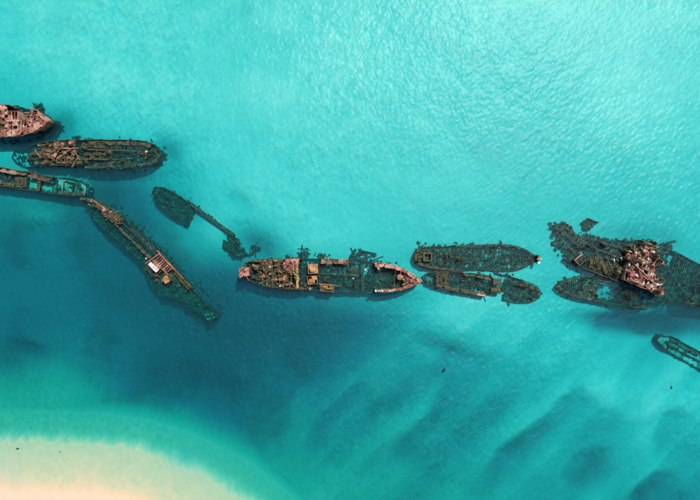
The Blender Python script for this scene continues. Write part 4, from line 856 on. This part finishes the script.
# ------------------------------------------------------------------ detached pieces and small things
w = Wreck('hull_fragment', 'detached dark slab of hull plating lying under water above the largest heap', 591, 225, 0, 'weed', 31, 'wreckage', None)
w.dz = -0.3
w.fill([(584,223),(590,218.5),(600,222.5),(596,228),(590,231.5),(584,229)], -.9, .35, stamps=14, edge_drop=.6, name='plating'); w.wall([(583.5,224),(590,218),(600.5,222.5)], -.5, smooth=0); w.beams((586,221),(597,223),(585,229),(592,231), 5, -.75, .3, .3); w.growth([(584,223),(590,218.5),(600,222.5),(590,231)], 40, -1.3, -.8, .2, .5)
w = Wreck('hull_fragment', 'small dark weedy lump alone under water above the right edge wreck', 673, 246, 0, 'weed', 32, 'wreckage', None)
w.dz = -0.4
w.fill([(669,244),(674,241.5),(678,245),(675,250),(670,249.5)], -1.1, .5, stamps=6, edge_drop=.8, name='plating'); w.growth([(669,243),(676,242),(677,248),(670,250)], 30, -1.9, -.9, .25, .7); w.pipe((672,243),(681,241),-1.4,-1.7,.3)

def lone(name, label, cat, px, py, s, z=None, mat='rock', group=None, flat=.6, rot=0):
    x, y = (px - 350) * MPP, (250 - py) * MPP; z = bed_at(x, y) if z is None else z
    o = bpy.data.objects.new(name, lib('rock', mat, int(px) % 4)); COL.objects.link(o); o.location = (x, y, z + s * flat * .25); o.scale = (s, s * .6, s * flat); o.rotation_euler = (0, 0, rot)
    o['label'] = label; o['category'] = cat
    if group: o['group'] = group
lone('seabed_rock', 'lone dark oval rock on sand below the pair of wrecks', 'rock', 446.5, 374, .65, rot=.8)
lone('seabed_rock', 'larger weedy rock in shallow water at the left end of the beach', 'rock', 17, 449, .4, rot=.3, group='rocks in the beach shallows')
lone('seabed_rock', 'small dark rock in the beach shallows, right of the larger weedy one', 'rock', 59.5, 452, .24, rot=.6, group='rocks in the beach shallows')
lone('seabed_rock', 'dim upright oval rock on sand below the sunken barge', 'rock', 675, 389, .45, rot=1.4)

def bird_mesh():
    """gull-like bird, wings spread: body along x, wings along y"""
    V = []; F = []; prof = [(-.34, .0, .012), (-.26, .005, .05), (-.12, 0, .085), (.05, 0, .09), (.18, .01, .06), (.24, .03, .05), (.30, .035, .045), (.345, .03, .018), (.40, .02, .006)]; n = 8
    for x, z, r in prof:
        for i in range(n): a = 2 * math.pi * i / n; V.append((x, r * math.cos(a), z + r * .9 * math.sin(a)))
    for k in range(len(prof) - 1):
        for i in range(n): j = (i + 1) % n; F.append((k * n + i, k * n + j, (k + 1) * n + j, (k + 1) * n + i))
    F += [tuple(range(n - 1, -1, -1)), tuple(range((len(prof) - 1) * n, len(prof) * n))]
    for s in (1, -1):
        st = [(.04, .13, -.10, .03), (.22, .17, -.06, .09), (.42, .13, -.06, .10), (.62, .02, -.10, .06)]; o = len(V)
        for y, xf, xb, z in st:
            V += [(xf, s * y, z), (xb, s * y, z), (xb, s * y, z - .018), (xf, s * y, z - .02)]
        for k in range(3):
            for q in range(4):
                a, b = o + k * 4 + q, o + k * 4 + (q + 1) % 4; F.append((a, b, b + 4, a + 4))
        F.append((o + 12, o + 13, o + 14, o + 15)); F.append((o + 3, o + 2, o + 1, o))
    sp = len(V); V += [(-.30, .04, .01), (-.30, -.04, .01), (-.48, -.09, .0), (-.48, .09, .0), (-.30, .04, -.01), (-.30, -.04, -.01), (-.48, -.09, -.012), (-.48, .09, -.012)]
    F += [(sp, sp + 1, sp + 2, sp + 3), (sp + 7, sp + 6, sp + 5, sp + 4), (sp, sp + 3, sp + 7, sp + 4), (sp + 1, sp + 5, sp + 6, sp + 2), (sp + 3, sp + 2, sp + 6, sp + 7), (sp, sp + 4, sp + 5, sp + 1)]
    me = mesh_from('seabird', V, F, True); me.materials.append(MAT['feather']); return me
bm_ = bird_mesh()
for px, py, z, rot, sc, lab in ((365.5,269.5,4,2.2,.85,'white bird flying over the gutted middle of the central wreck, nearer its bow'),(353.3,278.3,4,1.1,.6,'white bird flying over the gutted middle of the central wreck, nearer its boilers')):
    s = MPP * (CAM_H - z) / CAM_H; o = bpy.data.objects.new('seabird', bm_); COL.objects.link(o); o.location = ((px - 350) * s, (250 - py) * s, z); o.rotation_euler = (.15, .05, rot); o.scale = (sc,) * 3
    o['label'] = lab; o['category'] = 'bird'; o['group'] = 'white birds over the central wreck'
